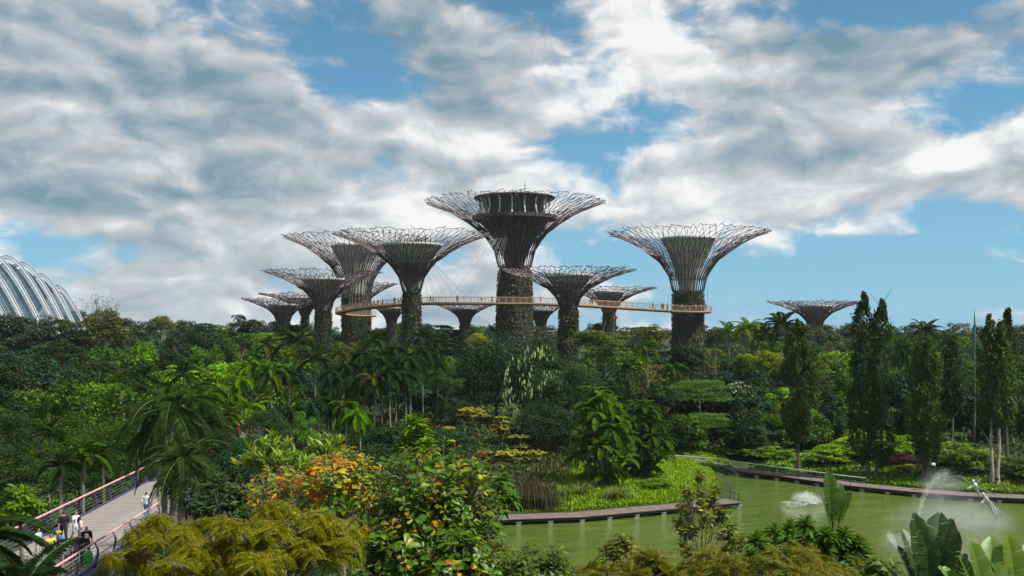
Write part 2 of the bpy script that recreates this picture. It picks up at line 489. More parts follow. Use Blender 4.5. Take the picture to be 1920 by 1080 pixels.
# narrow footpath behind the grass bank
pth = MB(); ps = [(14, 134), (21, 137.6), (27.6, 133.6), (29.6, 131.5)]
pa, _ = along(ps, 1.0); ta = np.gradient(pa, axis=0); ta /= np.linalg.norm(ta, axis=1, keepdims=True); na = np.stack([-ta[:, 1], ta[:, 0]], 1)
Vp = np.concatenate([np.concatenate([pa + na * s, ground((pa + na * s)[:, 0], (pa + na * s)[:, 1])[:, None] + .12], 1) for s in (-.9, .9)]); n_ = len(pa)
pth.add(Vp, [(i, n_ + i, n_ + i + 1, i + 1) for i in range(n_ - 1)])
struct(pth.build('path', noisy('path_paving', (.060, .054, .044), (.11, .10, .085), 2, .9)))

# ------------------------------------------------------------------ supertrees
ROD = noisy('supertree_rods', (.075, .055, .062), (.150, .118, .130), 1.2, .45, .35, .4)
CORE = noisy('core_concrete', (.34, .365, .325), (.48, .50, .45), .8, .85, bstr=.3)
COREGREEN = noisy('planted_core', (.030, .060, .020), (.120, .135, .095), .9, .9, bstr=.8)
COREDARK = noisy('dark_core_cladding', (.035, .026, .028), (.085, .068, .066), 1.1, .6, bstr=.3)
RINGW = noisy('pale_ring_beam', (.50, .50, .48), (.66, .66, .64), 1, .6)
GLASSD = noisy('dark_glazing', (.020, .026, .028), (.040, .048, .050), .6, .15, 0, .6, bstr=.02)
FIN = noisy('core_fins', (.15, .165, .15), (.26, .28, .25), 1, .7)
m, t, out = mat_new('planted_trunk')
tc = t.new('ShaderNodeTexCoord').outputs['Object']
n_a = t.noise(tc, .55, 4, .6); n_b = t.noise(tc, 3.2, 5, .65)
col = t.ramp(n_a, [(.28, (.020, .019, .018)), (.42, (.048, .042, .042)), (.52, (.030, .050, .018)), (.62, (.066, .054, .056)), (.72, (.080, .036, .050)), (.80, (.045, .060, .030))])
col = t.mix(t.smooth(n_b, .45, .72), col, (.022, .020, .016, 1))
pbsdf(t, out, col, .9, 0, .15, bump(t, n_b, 1.0, .3))
TRUNKPL = m
TUFT = leaf_mat('trunk_planting', ramp=[(0, (.016, .018, .012)), (.22, (.026, .042, .014)), (.42, (.050, .075, .022)), (.55, (.060, .050, .045)), (.68, (.095, .045, .055)), (.8, (.055, .045, .060)), (.93, (.15, .15, .11)), (1, (.20, .19, .15))], patch=.66, pscale=.32, transl=.15, var=.45)
FLARE = ([0, .25, .50, .68, .84, .94, 1.0], [0, .055, .20, .40, .63, .83, 1.0])

def supertree(label, cx, D, rim_hw, rim_y, neck_hw, neck_y, base_hw, ring_y, ring_hw, rods=56, core='grey', tint=None, tufts=1500, seed=1, lev=14):
    r_ = np.random.RandomState(seed)
    s = D / F
    x0 = (cx - CX) * s
    base = gz(x0, D)
    root = thing('supertree', label, 'supertree', (x0, D, base), 0, 'steel supertrees of the grove')
    zr, zn, zg = [CZ - (y - HY) * s - base for y in (rim_y, neck_y, ring_y)]
    Rr, Rn, Rg, Rb = rim_hw * s, neck_hw * s, ring_hw * s, base_hw * s
    # trunk with its planting
    prof = [(Rb * 1.12, -1.0), (Rb * 1.06, zn * .25), (Rb * 1.0, zn * .6), (Rn * 1.0, zn * .96), (Rn * .82, zn)]
    mb = MB().lathe([(np.interp(h, [p[1] for p in prof], [p[0] for p in prof]), h) for h in np.linspace(-1, zn, 22)], 30, jitter=.05)
    mb.build('trunk', TRUNKPL, root)
    n = tufts
    h = r_.rand(n) * (zn + .5); a = r_.rand(n) * 2 * pi
    rad = np.interp(h, [p[1] for p in prof], [p[0] for p in prof]) * 1.01
    C = np.stack([np.cos(a) * rad, np.sin(a) * rad, h], 1)
    Nn = np.stack([np.cos(a), np.sin(a), np.full(n, .3)], 1) + (r_.rand(n, 3) - .5) * 1.6
    U = np.stack([np.cos(a), np.sin(a), np.full(n, -.5)], 1) + (r_.rand(n, 3) - .5)
    C += U * .12
    tf = MB(); tf.cards(C, Nn, U, .45 + r_.rand(n) * .6, .22 + r_.rand(n) * .3)
    p_ = tf.build('trunk_planting', TUFT, root); p_['kind'] = 'stuff'
    # core funnel inside the rods
    m_ = {'grey': CORE, 'green': CORE, 'dark': COREDARK}[core]
    hs = np.linspace(0, 1, 9)
    rc = Rn * .52 + (Rg - Rn * .52) * (.80 * hs ** 1.9 + .20 * hs)
    cz = zn - .6 + (zg - zn + .6) * hs
    cb = MB().lathe(np.stack([rc, cz], 1), 32)
    cb.build('core', m_, root, smooth=True)
    if core == 'green':
        k = 6
        MB().lathe(np.stack([rc[:k] * 1.02, cz[:k]], 1), 32, jitter=.05).build('core_planting', COREGREEN, root)
    fb = MB()
    nf = 24 if s > .1 else 18
    for j in range(nf):
        aa = 2 * pi * (j + .5) / nf
        dirv = np.array((cos(aa), sin(aa)))
        A = np.stack([dirv[0] * rc * 1.012, dirv[1] * rc * 1.012, cz], 1)
        fb.segs(A[:-1], A[1:], .11, 4)
    for hh in (2, 4, 6):
        aa = np.arange(33) * 2 * pi / 32
        Rw = np.stack([np.cos(aa) * rc[hh] * 1.01, np.sin(aa) * rc[hh] * 1.01, np.full(33, cz[hh])], 1)
        fb.segs(Rw[:-1], Rw[1:], .05, 4)
    f_ = fb.build('core_ribs', FIN, root); f_['kind'] = 'stuff'
    MB().lathe([(Rg * 1.0, zg - .45), (Rg * 1.03, zg - .2), (Rg * 1.03, zg + .12), (Rg * .94, zg + .14), (Rg * .5, zg - .2), (.1, zg - .3)], 40).build('ring_beam', RINGW if core != 'dark' else COREDARK, root)
    # branching lattice
    N = int(rods * 2.4) // 4 * 4
    ts = np.concatenate([np.linspace(0, .42, 6)[:-1], .42 + (1 - .42) * (1 - (1 - np.linspace(0, 1, lev - 5)) ** 1.35)])
    L = len(ts)
    ang = np.arange(N) * 2 * pi / N
    nodes = np.zeros((L, N, 3))
    for k, tk in enumerate(ts):
        am = .0 if tk < .5 else .30
        zig = np.where((np.arange(N) + k) % 2 == 0, am, -am) * 2 * pi / N
        jit = (r_.rand(N) - .5) * (.55 if tk > .5 else .0) * 2 * pi / N * min(1, tk * 3)
        q4 = np.arange(N) % 4                                             # each lower rod forks in two, and those in two again
        m1 = 1 - min(1, max(0, (tk - .12) / .28)); m2 = 1 - min(1, max(0, (tk - .34) / .26))
        aa = ang + zig + jit - ((q4 // 2) * 2 * m1 + (q4 % 2) * m2) * 2 * pi / N
        tt = tk + (r_.rand(N) - .5) * (.030 if .5 < tk < .97 else .004)
        if k == L - 1: tt = 1 + (r_.rand(N) - .5) * .05
        tt = np.clip(tt, 0, 1.03)
        rr = Rn + (Rr - Rn) * np.interp(tt, *FLARE) * (1 + np.maximum(tt - 1, 0) * 2)
        zz = zn + (zr - zn) * np.minimum(tt, 1) + (r_.rand(N) - .5) * (.45 if tk > .6 else 0) + (r_.rand(N) * .35 if k == L - 1 else 0)
        nodes[k] = np.stack([np.cos(aa) * rr, np.sin(aa) * rr, zz], 1)
    A, B, W = [], [], []
    for k in range(L - 1):
        keep = np.ones(N, bool)
        if ts[k] > .5: keep = r_.rand(N) > .03
        if ts[k + 1] < .14: keep = np.arange(N) % 4 == 0
        elif ts[k + 1] < .36: keep = np.arange(N) % 2 == 0
        A.append(nodes[k][keep]); B.append(nodes[k + 1][keep]); W.append(np.full(keep.sum(), .050 + .072 * (1 - ts[k])))
        j = np.arange(N)
        sel = (j + k) % 2 == 0
        if ts[k] >= .42:
            sel2 = sel & (r_.rand(N) > .12)
            A.append(nodes[k][sel2]); B.append(nodes[k][(j[sel2] + 1) % N]); W.append(np.full(sel2.sum(), .062))
        if ts[k] > .42:
            sel3 = (~sel) & (r_.rand(N) > .7)
            A.append(nodes[k][sel3]); B.append(nodes[k + 1][(j[sel3] + 1) % N]); W.append(np.full(sel3.sum(), .058))
    # loose outer twigs
    tw = r_.rand(N) > .72
    A.append(nodes[L - 1][tw]); B.append(nodes[L - 1][tw] * np.array((1.02, 1.02, 1)) + np.stack([(r_.rand(tw.sum()) - .5) * 1.2, (r_.rand(tw.sum()) - .5) * 1.2, r_.rand(tw.sum()) * .5], 1)); W.append(np.full(tw.sum(), .06))
    sel = r_.rand(N) > .15
    A.append(nodes[L - 1][sel]); B.append(nodes[L - 1][(np.arange(N)[sel] + 1) % N]); W.append(np.full(sel.sum(), .07))
    lb = MB().segs(np.concatenate(A), np.concatenate(B), np.concatenate(W) * max(.85, min(1.25, D / 260)), 4)
    l_ = lb.build('branch_lattice', tint or ROD, root); l_['kind'] = 'stuff'
    # verticals that tie the trunk planting to the rods
    aa = np.arange(41) * 2 * pi / 40
    for hh in (zn - .1, zn + (zr - zn) * .2):
        rr = Rn + (Rr - Rn) * np.interp((hh - zn) / (zr - zn), *FLARE)
        Q = np.stack([np.cos(aa) * rr, np.sin(aa) * rr, np.full(41, hh)], 1)
        MB().tube(Q, .10, 4, cap=False).build('hoop', tint or ROD, root)
    return root, (x0, D, base, zr, zn, zg, Rr, Rg)

ROSE = noisy('supertree_rods_rose', (.14, .065, .11), (.23, .13, .19), 1.2, .5, .25, .4)
st1, i1 = supertree('tallest supertree with a dark glazed bar and mast inside its steel canopy', 965, 260, 166, 380, 31, 500, 34, 408, 70, rods=64, core='dark', tufts=3600, seed=3)
st2, i2 = supertree('broad steel supertree at the far end of the orange skyway, standing alone', 1290, 255, 147, 437, 29, 546, 29, 447, 50, rods=60, tufts=2400, seed=4)
st3, i3 = supertree('steel supertree with green planted core in front of the skyway, its crown overlapping its neighbour', 772, 225, 142, 441, 17, 547, 17, 459, 57, rods=56, core='green', tufts=1800, seed=5)
st4, i4 = supertree('big steel supertree with thick dark trunk, encircled by the loop of the skyway', 668, 300, 131, 447, 27, 552, 27, 461, 46, rods=58, tufts=2200, seed=6)
st5, i5 = supertree('smaller steel supertree with speckled trunk just before the skyway loop', 606, 240, 107, 511, 15, 582, 15, 523, 40, rods=46, tufts=1200, seed=7)
st6, i6 = supertree('distant small supertree with a dark flat platform in its crown', 572, 330, 83, 552, 8, 592, 8, 560, 30, rods=40, core='dark', tufts=500, seed=8)
st7, i7 = supertree('lowest pale supertree at the far end of the row, near the twiggy treetops', 531, 310, 75, 562, 13, 602, 14, 571, 27, rods=40, tufts=500, seed=9)
st8, i8 = supertree('distant supertree mostly hidden behind the thick trunk in the skyway loop', 672, 345, 71, 533, 14, 582, 14, 546, 28, rods=40, tufts=400, seed=10)
st9, i9 = supertree('small supertree under the skyway beside the green cored supertree', 734, 300, 46, 571, 9, 607, 10, 577, 21, rods=38, tufts=400, seed=11)
st10, i10 = supertree('small supertree spreading just below the middle of the skyway', 872, 300, 60, 570, 10, 605, 12, 578, 26, rods=40, tufts=500, seed=12)
st11, i11 = supertree('small supertree half hidden beside the trunk of the tallest supertree', 1014, 320, 46, 573, 10, 608, 11, 581, 24, rods=38, tufts=400, seed=13)
st12, i12 = supertree('rose tinted supertree with white flecked trunk standing nearest, before the tallest one', 1066, 195, 122, 508, 17, 576, 17, 515, 45, rods=54, tint=None, tufts=2200, seed=14)
st13, i13 = supertree('mid sized supertree whose slim trunk the skyway crosses, with a small red flag near it', 1142, 300, 86, 541, 12, 586, 14, 547, 29, rods=44, tufts=700, seed=15)
st14, i14 = supertree('lone small flat supertree apart from the grove, rising over the palm tops', 1528, 330, 85, 567, 13, 612, 13, 573, 34, rods=44, tufts=400, seed=16)

# the bar inside the tallest supertree
x0, D, base, zr, zn, zg, Rr, Rg = i1
s = D / F
ztop = CZ - (369 - HY) * s - base
MB().lathe([(Rg * .80, zg + .1), (Rg * .84, (zg + ztop) / 2), (Rg * .88, ztop - .6)], 48).build('bar_glazing', GLASSD, st1)
MB().lathe([(Rg * .3, ztop - .5), (Rg * 1.06, ztop - .75), (Rg * 1.10, ztop - .3), (Rg * 1.04, ztop), (Rg * .2, ztop + .25), (.05, ztop + .3)], 48).build('bar_roof', COREDARK, st1)
MB().lathe([(Rg * .96, zg - .9), (Rg * 1.14, zg - .6), (Rg * 1.14, zg + .3), (Rg * .97, zg + .3)], 48).build('bar_terrace', COREDARK, st1)
rbm = MB().tube([(Rg * 1.0, 0, zg), (Rg * .93, 0, zg + (ztop - zg) * .45), (Rg * .95, 0, zg + (ztop - zg) * .75), (Rg * 1.07, 0, ztop - .2)], .19, 6).mesh('bar_rib', RINGW)
for k in range(18): obj('bar_rib', rbm, st1, rot=(0, 0, 2 * pi * k / 18 + .1))
mm = MB().segs([(0, 0, 0)], [(0, 0, 3.8)], .10, 5, r2=.04).segs([(-.5, 0, 1.6), (-.3, 0, 2.4)], [(.5, 0, 1.6), (.3, 0, 2.4)], .05, 4).box((0.35, 0, .4), (.5, .5, 1.1)).mesh('mast', DARKSTEEL)
obj('mast', mm, st1, ((984 - 965) * s, -Rg * .2, ztop + .2))
# ------------------------------------------------------------------ skyway
ORANGE = noisy('skyway_ochre_steel', (.36, .19, .085), (.48, .27, .13), 1.5, .55)
SKYDECK = noisy('skyway_deck', (.16, .13, .11), (.26, .22, .18), 1.5, .8)
WAY = [(1326, 584, 257), (1318, 583, 249.5), (1292, 584, 247), (1258, 582, 246), (1180, 577, 241), (1080, 571, 236), (1000, 568, 234), (930, 567.5, 233), (860, 567, 233), (800, 567.5, 235),
       (740, 571, 239), (690, 576, 245), (662, 580, 251), (644, 584, 260), (637, 587, 270), (643, 589, 279), (660, 590.5, 286), (682, 591, 291), (706, 591, 294)]
W3 = np.array([P(*w) for w in WAY])
Q, wl = along(W3, .8)
ker = np.ones(9) / 9
Qp = np.concatenate([np.repeat(Q[:1], 4, 0), Q, np.repeat(Q[-1:], 4, 0)])
Q = np.stack([np.convolve(Qp[:, k], ker, 'valid') for k in range(3)], 1)
T = np.gradient(Q, axis=0); T /= np.linalg.norm(T, axis=1, keepdims=True)
Nw = np.cross(T, (0, 0, 1.)); Nw /= np.linalg.norm(Nw, axis=1, keepdims=True)
o_ = Q[len(Q) // 2].copy(); o_[2] = 0
sky_root = thing('skyway', 'curved ochre aerial walkway strung between the supertrees, with mesh railings', 'walkway', o_)
Ql = Q - o_
hw = 1.25
def strip(prof, mat, name):
    """sweep a closed cross section (sideways, up) along the skyway"""
    n = len(Ql); k = len(prof)
    V = np.concatenate([(Ql + Nw * p[0] + np.array((0, 0, p[1])))[:, None] for p in prof], 1).reshape(-1, 3)
    f = [(i * k + j, i * k + (j + 1) % k, (i + 1) * k + (j + 1) % k, (i + 1) * k + j) for i in range(n - 1) for j in range(k)]
    mb = MB().add(V, f); mb.f.append((np.array([[j for j in range(k)]]), 0)); mb.f.append((np.array([[(n - 1) * k + j for j in range(k)]]), 0))
    return mb.build(name, mat, sky_root)
strip([(-hw, 0), (hw, 0), (hw, -.12), (-hw, -.12)], SKYDECK, 'deck')
strip([(-hw - .02, -.12), (-hw - .02, .06), (-hw - .14, .06), (-hw - .14, -.26), (-.35, -.58), (.35, -.58), (hw + .14, -.26), (hw + .14, .06), (hw + .02, .06), (hw + .02, -.12), (0, -.125)], ORANGE, 'edge_girder')
for sgn in (-1, 1):
    e = Ql + Nw * (hw + .05) * sgn
    MB().tube(e + np.array((0, 0, 1.25)), .05, 5).build('handrail', ORANGE, sky_root)
    rb = MB(); rb.segs(e[::2] + np.array((0, 0, .05)), e[::2] + np.array((0, 0, 1.25)), .045, 4)
    b2_ = rb.build('railing_posts', ORANGE, sky_root); b2_['kind'] = 'stuff'
    wr = MB()
    for hh in (.45, .85): wr.segs(e[:-1] + np.array((0, 0, hh)), e[1:] + np.array((0, 0, hh)), .014, 3)
    e2, _ = along(e, .35)
    wr.segs(e2 + np.array((0, 0, .06)), e2 + np.array((0, 0, 1.22)), .012, 3)
    b2_ = wr.build('railing_mesh', GALV, sky_root); b2_['kind'] = 'stuff'
CABLE = noisy('cable_steel', (.16, .17, .18), (.24, .25, .26), 1, .5, .3)
nQ = len(Q)
# hanger cables from the canopies
def hangers(info, i0, i1, n, sgn, label, nm='cable_fan'):
    x0, D, base, zr, zn, zg, Rr, Rg = info
    A, B = [], []
    for k in range(n):
        qi = Q[int(i0 + (i1 - i0) * k / (n - 1))]
        a = atan2(qi[1] - D, qi[0] - x0) + (k - n / 2) * .01
        tt = .58
        rr = np.interp(tt, *FLARE) * Rr
        A.append((x0 + cos(a) * rr, D + sin(a) * rr, base + zn + (zr - zn) * tt)); B.append(qi + np.array((0, 0, 1.2)))
    A = np.array(A); B = np.array(B); o3 = B[0].copy()
    rt = thing(nm, label, 'cables', o3, 0, 'steel cables that carry the skyway')
    for k in range(n): MB().segs(A[k:k + 1] - o3, B[k:k + 1] - o3, .024, 4).build('cable', CABLE, rt)
def near(px): return int(np.argmin(np.abs(CX + Q[:int(nQ * .8), 0] / Q[:int(nQ * .8), 1] * F - px)))
hangers(i1, near(930), near(812), 15, 1, 'fan of thin steel cables from the tallest supertree down to the skyway')
hangers(i3, near(805), near(880), 9, 1, 'fan of thin steel cables from the green cored supertree to the skyway')
hangers(i2, near(1210), near(1262), 5, 1, 'few thin cables from the alone standing broad supertree to the skyway')
hangers(i2, near(1300), near(1326), 3, 1, 'three thin cables at the outer end of the skyway')
hangers(i4, near(690), near(655), 6, 1, 'thin cables from the thick trunked supertree to the skyway loop')

# small red flag by the slim trunk
fl = thing('flag', 'small red flag on a thin pole beside a slim supertree trunk', 'flag', (*P(1151, 625, 285)[:2], gz(*P(1151, 625, 285)[:2])))
hp = P(1151, 592, 285)[2] - fl.location[2]
MB().segs([(0, 0, 0)], [(0, 0, hp)], .06, 6).build('pole', GALV, fl)
fv = [(.08 + .20 * i, .10 * sin(i * 1.4), hp - .1 - .8 * j) for j in (0, 1) for i in range(6)]
MB().add(fv, [(i, i + 1, i + 7, i + 6) for i in range(5)]).add([(v[0], v[1] + .03, v[2]) for v in fv], [(i, i + 6, i + 7, i + 1) for i in range(5)]).build('cloth', noisy('red_cloth', (.45, .02, .03), (.60, .04, .05), 2, .8), fl)

# ------------------------------------------------------------------ glass conservatory
WHITE = noisy('white_painted_steel', (.62, .64, .66), (.78, .79, .80), .5, .4, 0, .4, bstr=.05)
m, t, out = mat_new('conservatory_glass')
tc = t.new('ShaderNodeTexCoord').outputs['Object']
n_g = t.noise(tc, .25, 3, .5)
colg = t.ramp(n_g, [(.3, (.040, .115, .165)), (.7, (.11, .225, .29))])
gb = pbsdf(t, None, colg, .12, 0, .8)
trn = t.new('ShaderNodeBsdfTransparent'); trn.inputs[0].default_value = (.70, .88, .90, 1)
mx = t.new('ShaderNodeMixShader'); mx.inputs[0].default_value = .28
t.l.new(gb.outputs[0], mx.inputs[1]); t.l.new(trn.outputs[0], mx.inputs[2]); t.l.new(mx.outputs[0], out.inputs[0])
DOMEGLASS = m
MULL = noisy('grey_mullions', (.22, .26, .28), (.34, .38, .40), 1, .5)
DD = 300.0
gh = thing('conservatory', 'ribbed glass conservatory with white steel arches above the treetops', 'conservatory', (P(20, 640, DD + 8)[0], DD + 8, 4.0))
org = np.array(gh.location)
# near base column, far base column, apex column and rows in the photo; depths of the bases
ARCHES = [(-68, -240, -165, 455), (-28, -205, -128, 455), (8, -180, -92, 456), (40, -155, -55, 458), (69, -112, -20, 463), (96, -75, 11, 471), (113, -35, 40, 484), (129, 20, 75, 507), (148, 65, 107, 531)]
def arch(nx, fx, ax_, ay, base_y=640, n=32, D0=292, D1=322):
    A = P(nx + 22, base_y, D0); B = P(fx - 22, base_y, D1); K = P(ax_, ay, (D0 + D1) / 2)
    pts = []
    for i in range(n + 1):
        u = i / n
        w_ = u
        base_ = A * (1 - w_) + B * w_
        mid = A * .5 + B * .5
        pts.append(base_ + (K - mid) * (1 - (abs(2 * u - 1) ** 2.2 + .02) ** .62 + .012))
    return np.array(pts) - org
arcs = [arch(*a_) for a_ in ARCHES]
outer = []
for k, pts in enumerate(arcs):
    ab = MB(); cen = pts[[0, -1]].mean(0)
    out_ = pts + (pts - cen) / np.linalg.norm(pts - cen, axis=1, keepdims=True) * .75
    ab.tube(pts, .36, 5)
    st = np.arange(1, len(pts) - 1)
    ab.segs(pts[st], out_[st], .09, 4)
    ab.segs(pts[st], out_[np.minimum(st + 1, len(pts) - 1)], .06, 4)
    aw = ab.build('arch', WHITE, gh)
    MB().tube(out_, .16, 5).build('outer_chord', MULL, aw)
for k in range(len(arcs) - 1):
    a_, b_ = arcs[k], arcs[k + 1]
    ca, cb_ = a_[[0, -1]].mean(0), b_[[0, -1]].mean(0)
    n = len(a_); nu = 7
    G = np.zeros((n, nu, 3))
    for j in range(nu):
        w_ = j / (nu - 1)
        bul = 1 - .06 - .05 * sin(pi * w_)
        cc = ca * (1 - w_) + cb_ * w_
        G[:, j] = cc + ((a_ * (1 - w_) + b_ * w_) - cc) * bul
    ix = np.arange(n - 1)[:, None] * nu + np.arange(nu - 1)[None]; ix = ix.ravel()
    MB().add(G.reshape(-1, 3), np.stack([ix, ix + 1, ix + nu + 1, ix + nu], 1)).build('glass_bay', DOMEGLASS, gh, smooth=False)
    gm = MB()
    gm.segs(G[:, :-1].reshape(-1, 3), G[:, 1:].reshape(-1, 3), .07, 4)
    gm.segs(G[:-1].reshape(-1, 3), G[1:].reshape(-1, 3), .08, 4)
    q_ = gm.build('mullions', MULL, gh); q_['kind'] = 'stuff'

# ------------------------------------------------------------------ the air
m, t, out = mat_new('haze_air')
pv = t.new('ShaderNodeVolumePrincipled')
pv.inputs['Color'].default_value = (.80, .89, .95, 1); pv.inputs['Density'].default_value = .00006; pv.inputs['Anisotropy'].default_value = .1
t.l.new(pv.outputs[0], out.inputs[1])
hz = MB().box((0, 1280, 28.5), (1900, 2700, 62)).build('haze', m)
stuff(hz)
# ------------------------------------------------------------------ plant building kit
from mathutils import Matrix, Vector

DARK_G, MID_G, BRIGHT_G, YELLOW_G, OLIVE_G, TEAL_G, GREY_G = (.022, .050, .011), (.052, .118, .014), (.098, .200, .016), (.160, .210, .012), (.070, .085, .016), (.020, .064, .026), (.045, .064, .028)
CNAME = {DARK_G: 'dark green', MID_G: 'mid green', BRIGHT_G: 'fresh green', YELLOW_G: 'yellow green', OLIVE_G: 'olive', TEAL_G: 'bluish green', GREY_G: 'greyish green'}

def unit(n, r_):
    v = r_.normal(size=(n, 3)); return v / np.linalg.norm(v, axis=1, keepdims=True)

def crown_mesh(name, seed, clumps, leaves, ls, shape=(1, 1, .85), cr=(.26, .42), flat=0.0, ragged=.15, mat=None, fill=.12):
    """unit crown: clumps of leaf sized faces with gaps between them"""
    r_ = np.random.RandomState(seed)
    d_ = unit(clumps * 3, r_); d_ = d_[d_[:, 2] > -.45][:clumps]
    rad = .50 + .34 * r_.rand(len(d_)) ** .6 + ragged * (r_.rand(len(d_)) - .5)
    cen = d_ * rad[:, None]
    if flat: cen[:, 2] = cen[:, 2] * (1 - flat) + flat * np.round(cen[:, 2] * 3) / 3
    crr = cr[0] + (cr[1] - cr[0]) * r_.rand(len(d_))
    k = r_.choice(len(d_), leaves, p=crr ** 2 / np.sum(crr ** 2))
    v = unit(leaves, r_); v[:, 2] = np.where(v[:, 2] < -.3, -v[:, 2], v[:, 2])
    q = cen[k] + v * (crr[k] * (.45 + .6 * r_.rand(leaves) ** .5))[:, None] * np.array((1, 1, 1 - .6 * flat))
    nf = int(leaves * fill)
    q[:nf] = unit(nf, r_) * (r_.rand(nf, 1) ** .5) * .62
    N = v * .7 + np.array((0, 0, .75)) + (r_.rand(leaves, 3) - .5) * 1.5
    U = v + (r_.rand(leaves, 3) - .5) * 2 + np.array((0, 0, -.3))
    q = q * np.array(shape)
    L = ls * (.7 + .7 * r_.rand(leaves))
    tn = ((r_.rand(len(d_)) - .5) * .9)[k] + .25 * np.clip(q[:, 2], -1, 1) * 0
    return MB().cards(q, N, U, L, L * .55, fold=.12, tone=tn).mesh(name, mat or LEAF)

def trunk_mesh(name, seed, spread=.75, limbs=6, mat=None, r0=.05, forks=.5):
    """unit trunk: height 1 to the crown centre, limbs that spread to the given share of the crown radius"""
    r_ = np.random.RandomState(seed)
    mb = MB()
    hz = np.linspace(-.08, 1.0, 7)
    sway = np.stack([(r_.rand() - .5) * .12 * np.sin(hz * 3), (r_.rand() - .5) * .12 * np.sin(hz * 2.3), hz], 1)
    mb.tube(sway, r0 * (1.25 - .75 * np.clip(hz, 0, 1)), 6)
    for k in range(limbs):
        a = 2 * pi * (k + r_.rand() * .6) / limbs; h0 = forks + r_.rand() * (.95 - forks)
        p0 = np.array((np.interp(h0, hz, sway[:, 0]), np.interp(h0, hz, sway[:, 1]), h0))
        p2 = p0 + np.array((cos(a) * spread, sin(a) * spread, .18 + .3 * r_.rand()))
        mb.tube([p0, (p0 + p2) / 2 + np.array((0, 0, -.04)), p2], [r0 * .5, r0 * .34, r0 * .12], 4)
    return mb.mesh(name, mat or BARK)

CROWNS = {
    'round-crowned': [crown_mesh('crown', 1, 60, 5200, .098, cr=(.18, .32)), crown_mesh('crown', 2, 48, 4600, .11, (1, 1, .95), cr=(.2, .36)), crown_mesh('crown', 3, 76, 5600, .09, (1.05, .95, .8), cr=(.16, .28))],
    'spreading': [crown_mesh('crown', 4, 56, 4600, .098, (1.25, 1.25, .58), flat=.5, cr=(.18, .32)), crown_mesh('crown', 5, 64, 4800, .092, (1.2, 1.15, .66), flat=.35, cr=(.16, .28))],
    'tall-crowned': [crown_mesh('crown', 6, 66, 5000, .098, (.8, .8, 1.25), cr=(.18, .32)), crown_mesh('crown', 7, 56, 4600, .10, (.72, .78, 1.35), ragged=.3, cr=(.18, .32))],
    'ragged': [crown_mesh('crown', 8, 40, 3400, .098, (1, 1, .9), cr=(.14, .26), ragged=.5, fill=.05), crown_mesh('crown', 9, 48, 3600, .092, (1.1, 1, .85), cr=(.13, .24), ragged=.45, fill=.05)],
}
NEARCROWN = {
    'round-crowned': [crown_mesh('crown', 21, 70, 12000, .052), crown_mesh('crown', 22, 80, 12000, .050, (1.05, 1, .8), cr=(.18, .33))],
    'spreading': [crown_mesh('crown', 24, 80, 11000, .05, (1.25, 1.25, .55), flat=.6, cr=(.18, .34))],
    'tall-crowned': [crown_mesh('crown', 26, 75, 11500, .052, (.8, .8, 1.25), cr=(.18, .36))],
    'ragged': [crown_mesh('crown', 28, 60, 8000, .052, (1, 1, .9), cr=(.13, .26), ragged=.5, fill=.05)],
}
TRUNKS = [trunk_mesh('trunk', s_, r0=.045) for s_ in (1, 2, 3)]
PTRUNKS = [trunk_mesh('trunk', s_, r0=.022, spread=.5, mat=PALEBARK) for s_ in (4, 5)]
BUSH = [crown_mesh('foliage', 31, 52, 3600, .10, (1, 1, .8), cr=(.14, .28), ragged=.4), crown_mesh('foliage', 32, 60, 4200, .09, (1.15, 1, .7), cr=(.13, .26), ragged=.45)]
STEMS = trunk_mesh('stem', 9, spread=.5, limbs=7, r0=.04, forks=.1)

PLACED = []
def kid(o, nm): return [c for c in o.children if c.name.startswith(nm)][0]
def vary(c, k=.22):
    f = 1 + (rng.random() - .5) * 2 * k
    return tuple(max(.004, x * f * (1 + (rng.random() - .5) * .16)) for x in c)

def tree(px, top, D, rpx, color, shape='round-crowned', label=None, group=None, pale=False, squash=1.0, near=None, row=None, name='broadleaf_tree', cat='tree'):
    s = D / F
    r = rpx * s * (1.22 if row else 1.08)
    lib = NEARCROWN if (near if near is not None else D < 112) else CROWNS
    cm = rng.choice(lib[shape])
    hz = {'round-crowned': .95, 'spreading': .62, 'tall-crowned': 1.3, 'ragged': .95}[shape] * squash
    x = (px - CX) * s
    g = gz(x, D)
    ztop = CZ - (top - HY) * s
    zc = max(ztop - r * hz * .92, g + r * .5)
    root = thing(name, label, cat, (x, D, g), rng.random() * 6.28, group)
    h = zc - g
    obj('trunk', rng.choice(PTRUNKS if pale else TRUNKS), root, (0, 0, 0), None, (r * .95, r * .95, h)) if False else None
    tm = rng.choice(PTRUNKS if pale else TRUNKS)
    w = min(max(h * .55, r * .9), r * 1.2)
    obj('trunk', tm, root, scale=(w, w, h))
    c = obj('crown', cm, root, (0, 0, h), (0, 0, rng.random() * 6.28), (r, r, r * squash), vary(color))
    c['kind'] = 'stuff'
    if label is None: PLACED.append(dict(o=root, px=px, top=top, D=D, color=color, shape=shape, row=row))
    return root

def shrub(px, py, D, rpx, hpx, color, label, group=None, name='shrub', k=None):
    """a mound of foliage standing on the ground; PY is the row of its foot"""
    s = D / F
    x = (px - CX) * s; g = gz(x, D)
    root = thing(name, label, 'shrub', (x, D, g), rng.random() * 6.28, group)
    r, h = rpx * s, hpx * s
    obj('stem', STEMS, root, scale=(r * .8, r * .8, h * .6))
    f_ = obj('foliage', BUSH[rng.randrange(2) if k is None else k], root, (0, 0, h * .50), None, (r, r, h * .62), vary(color, .12)); f_['kind'] = 'stuff'
    return root

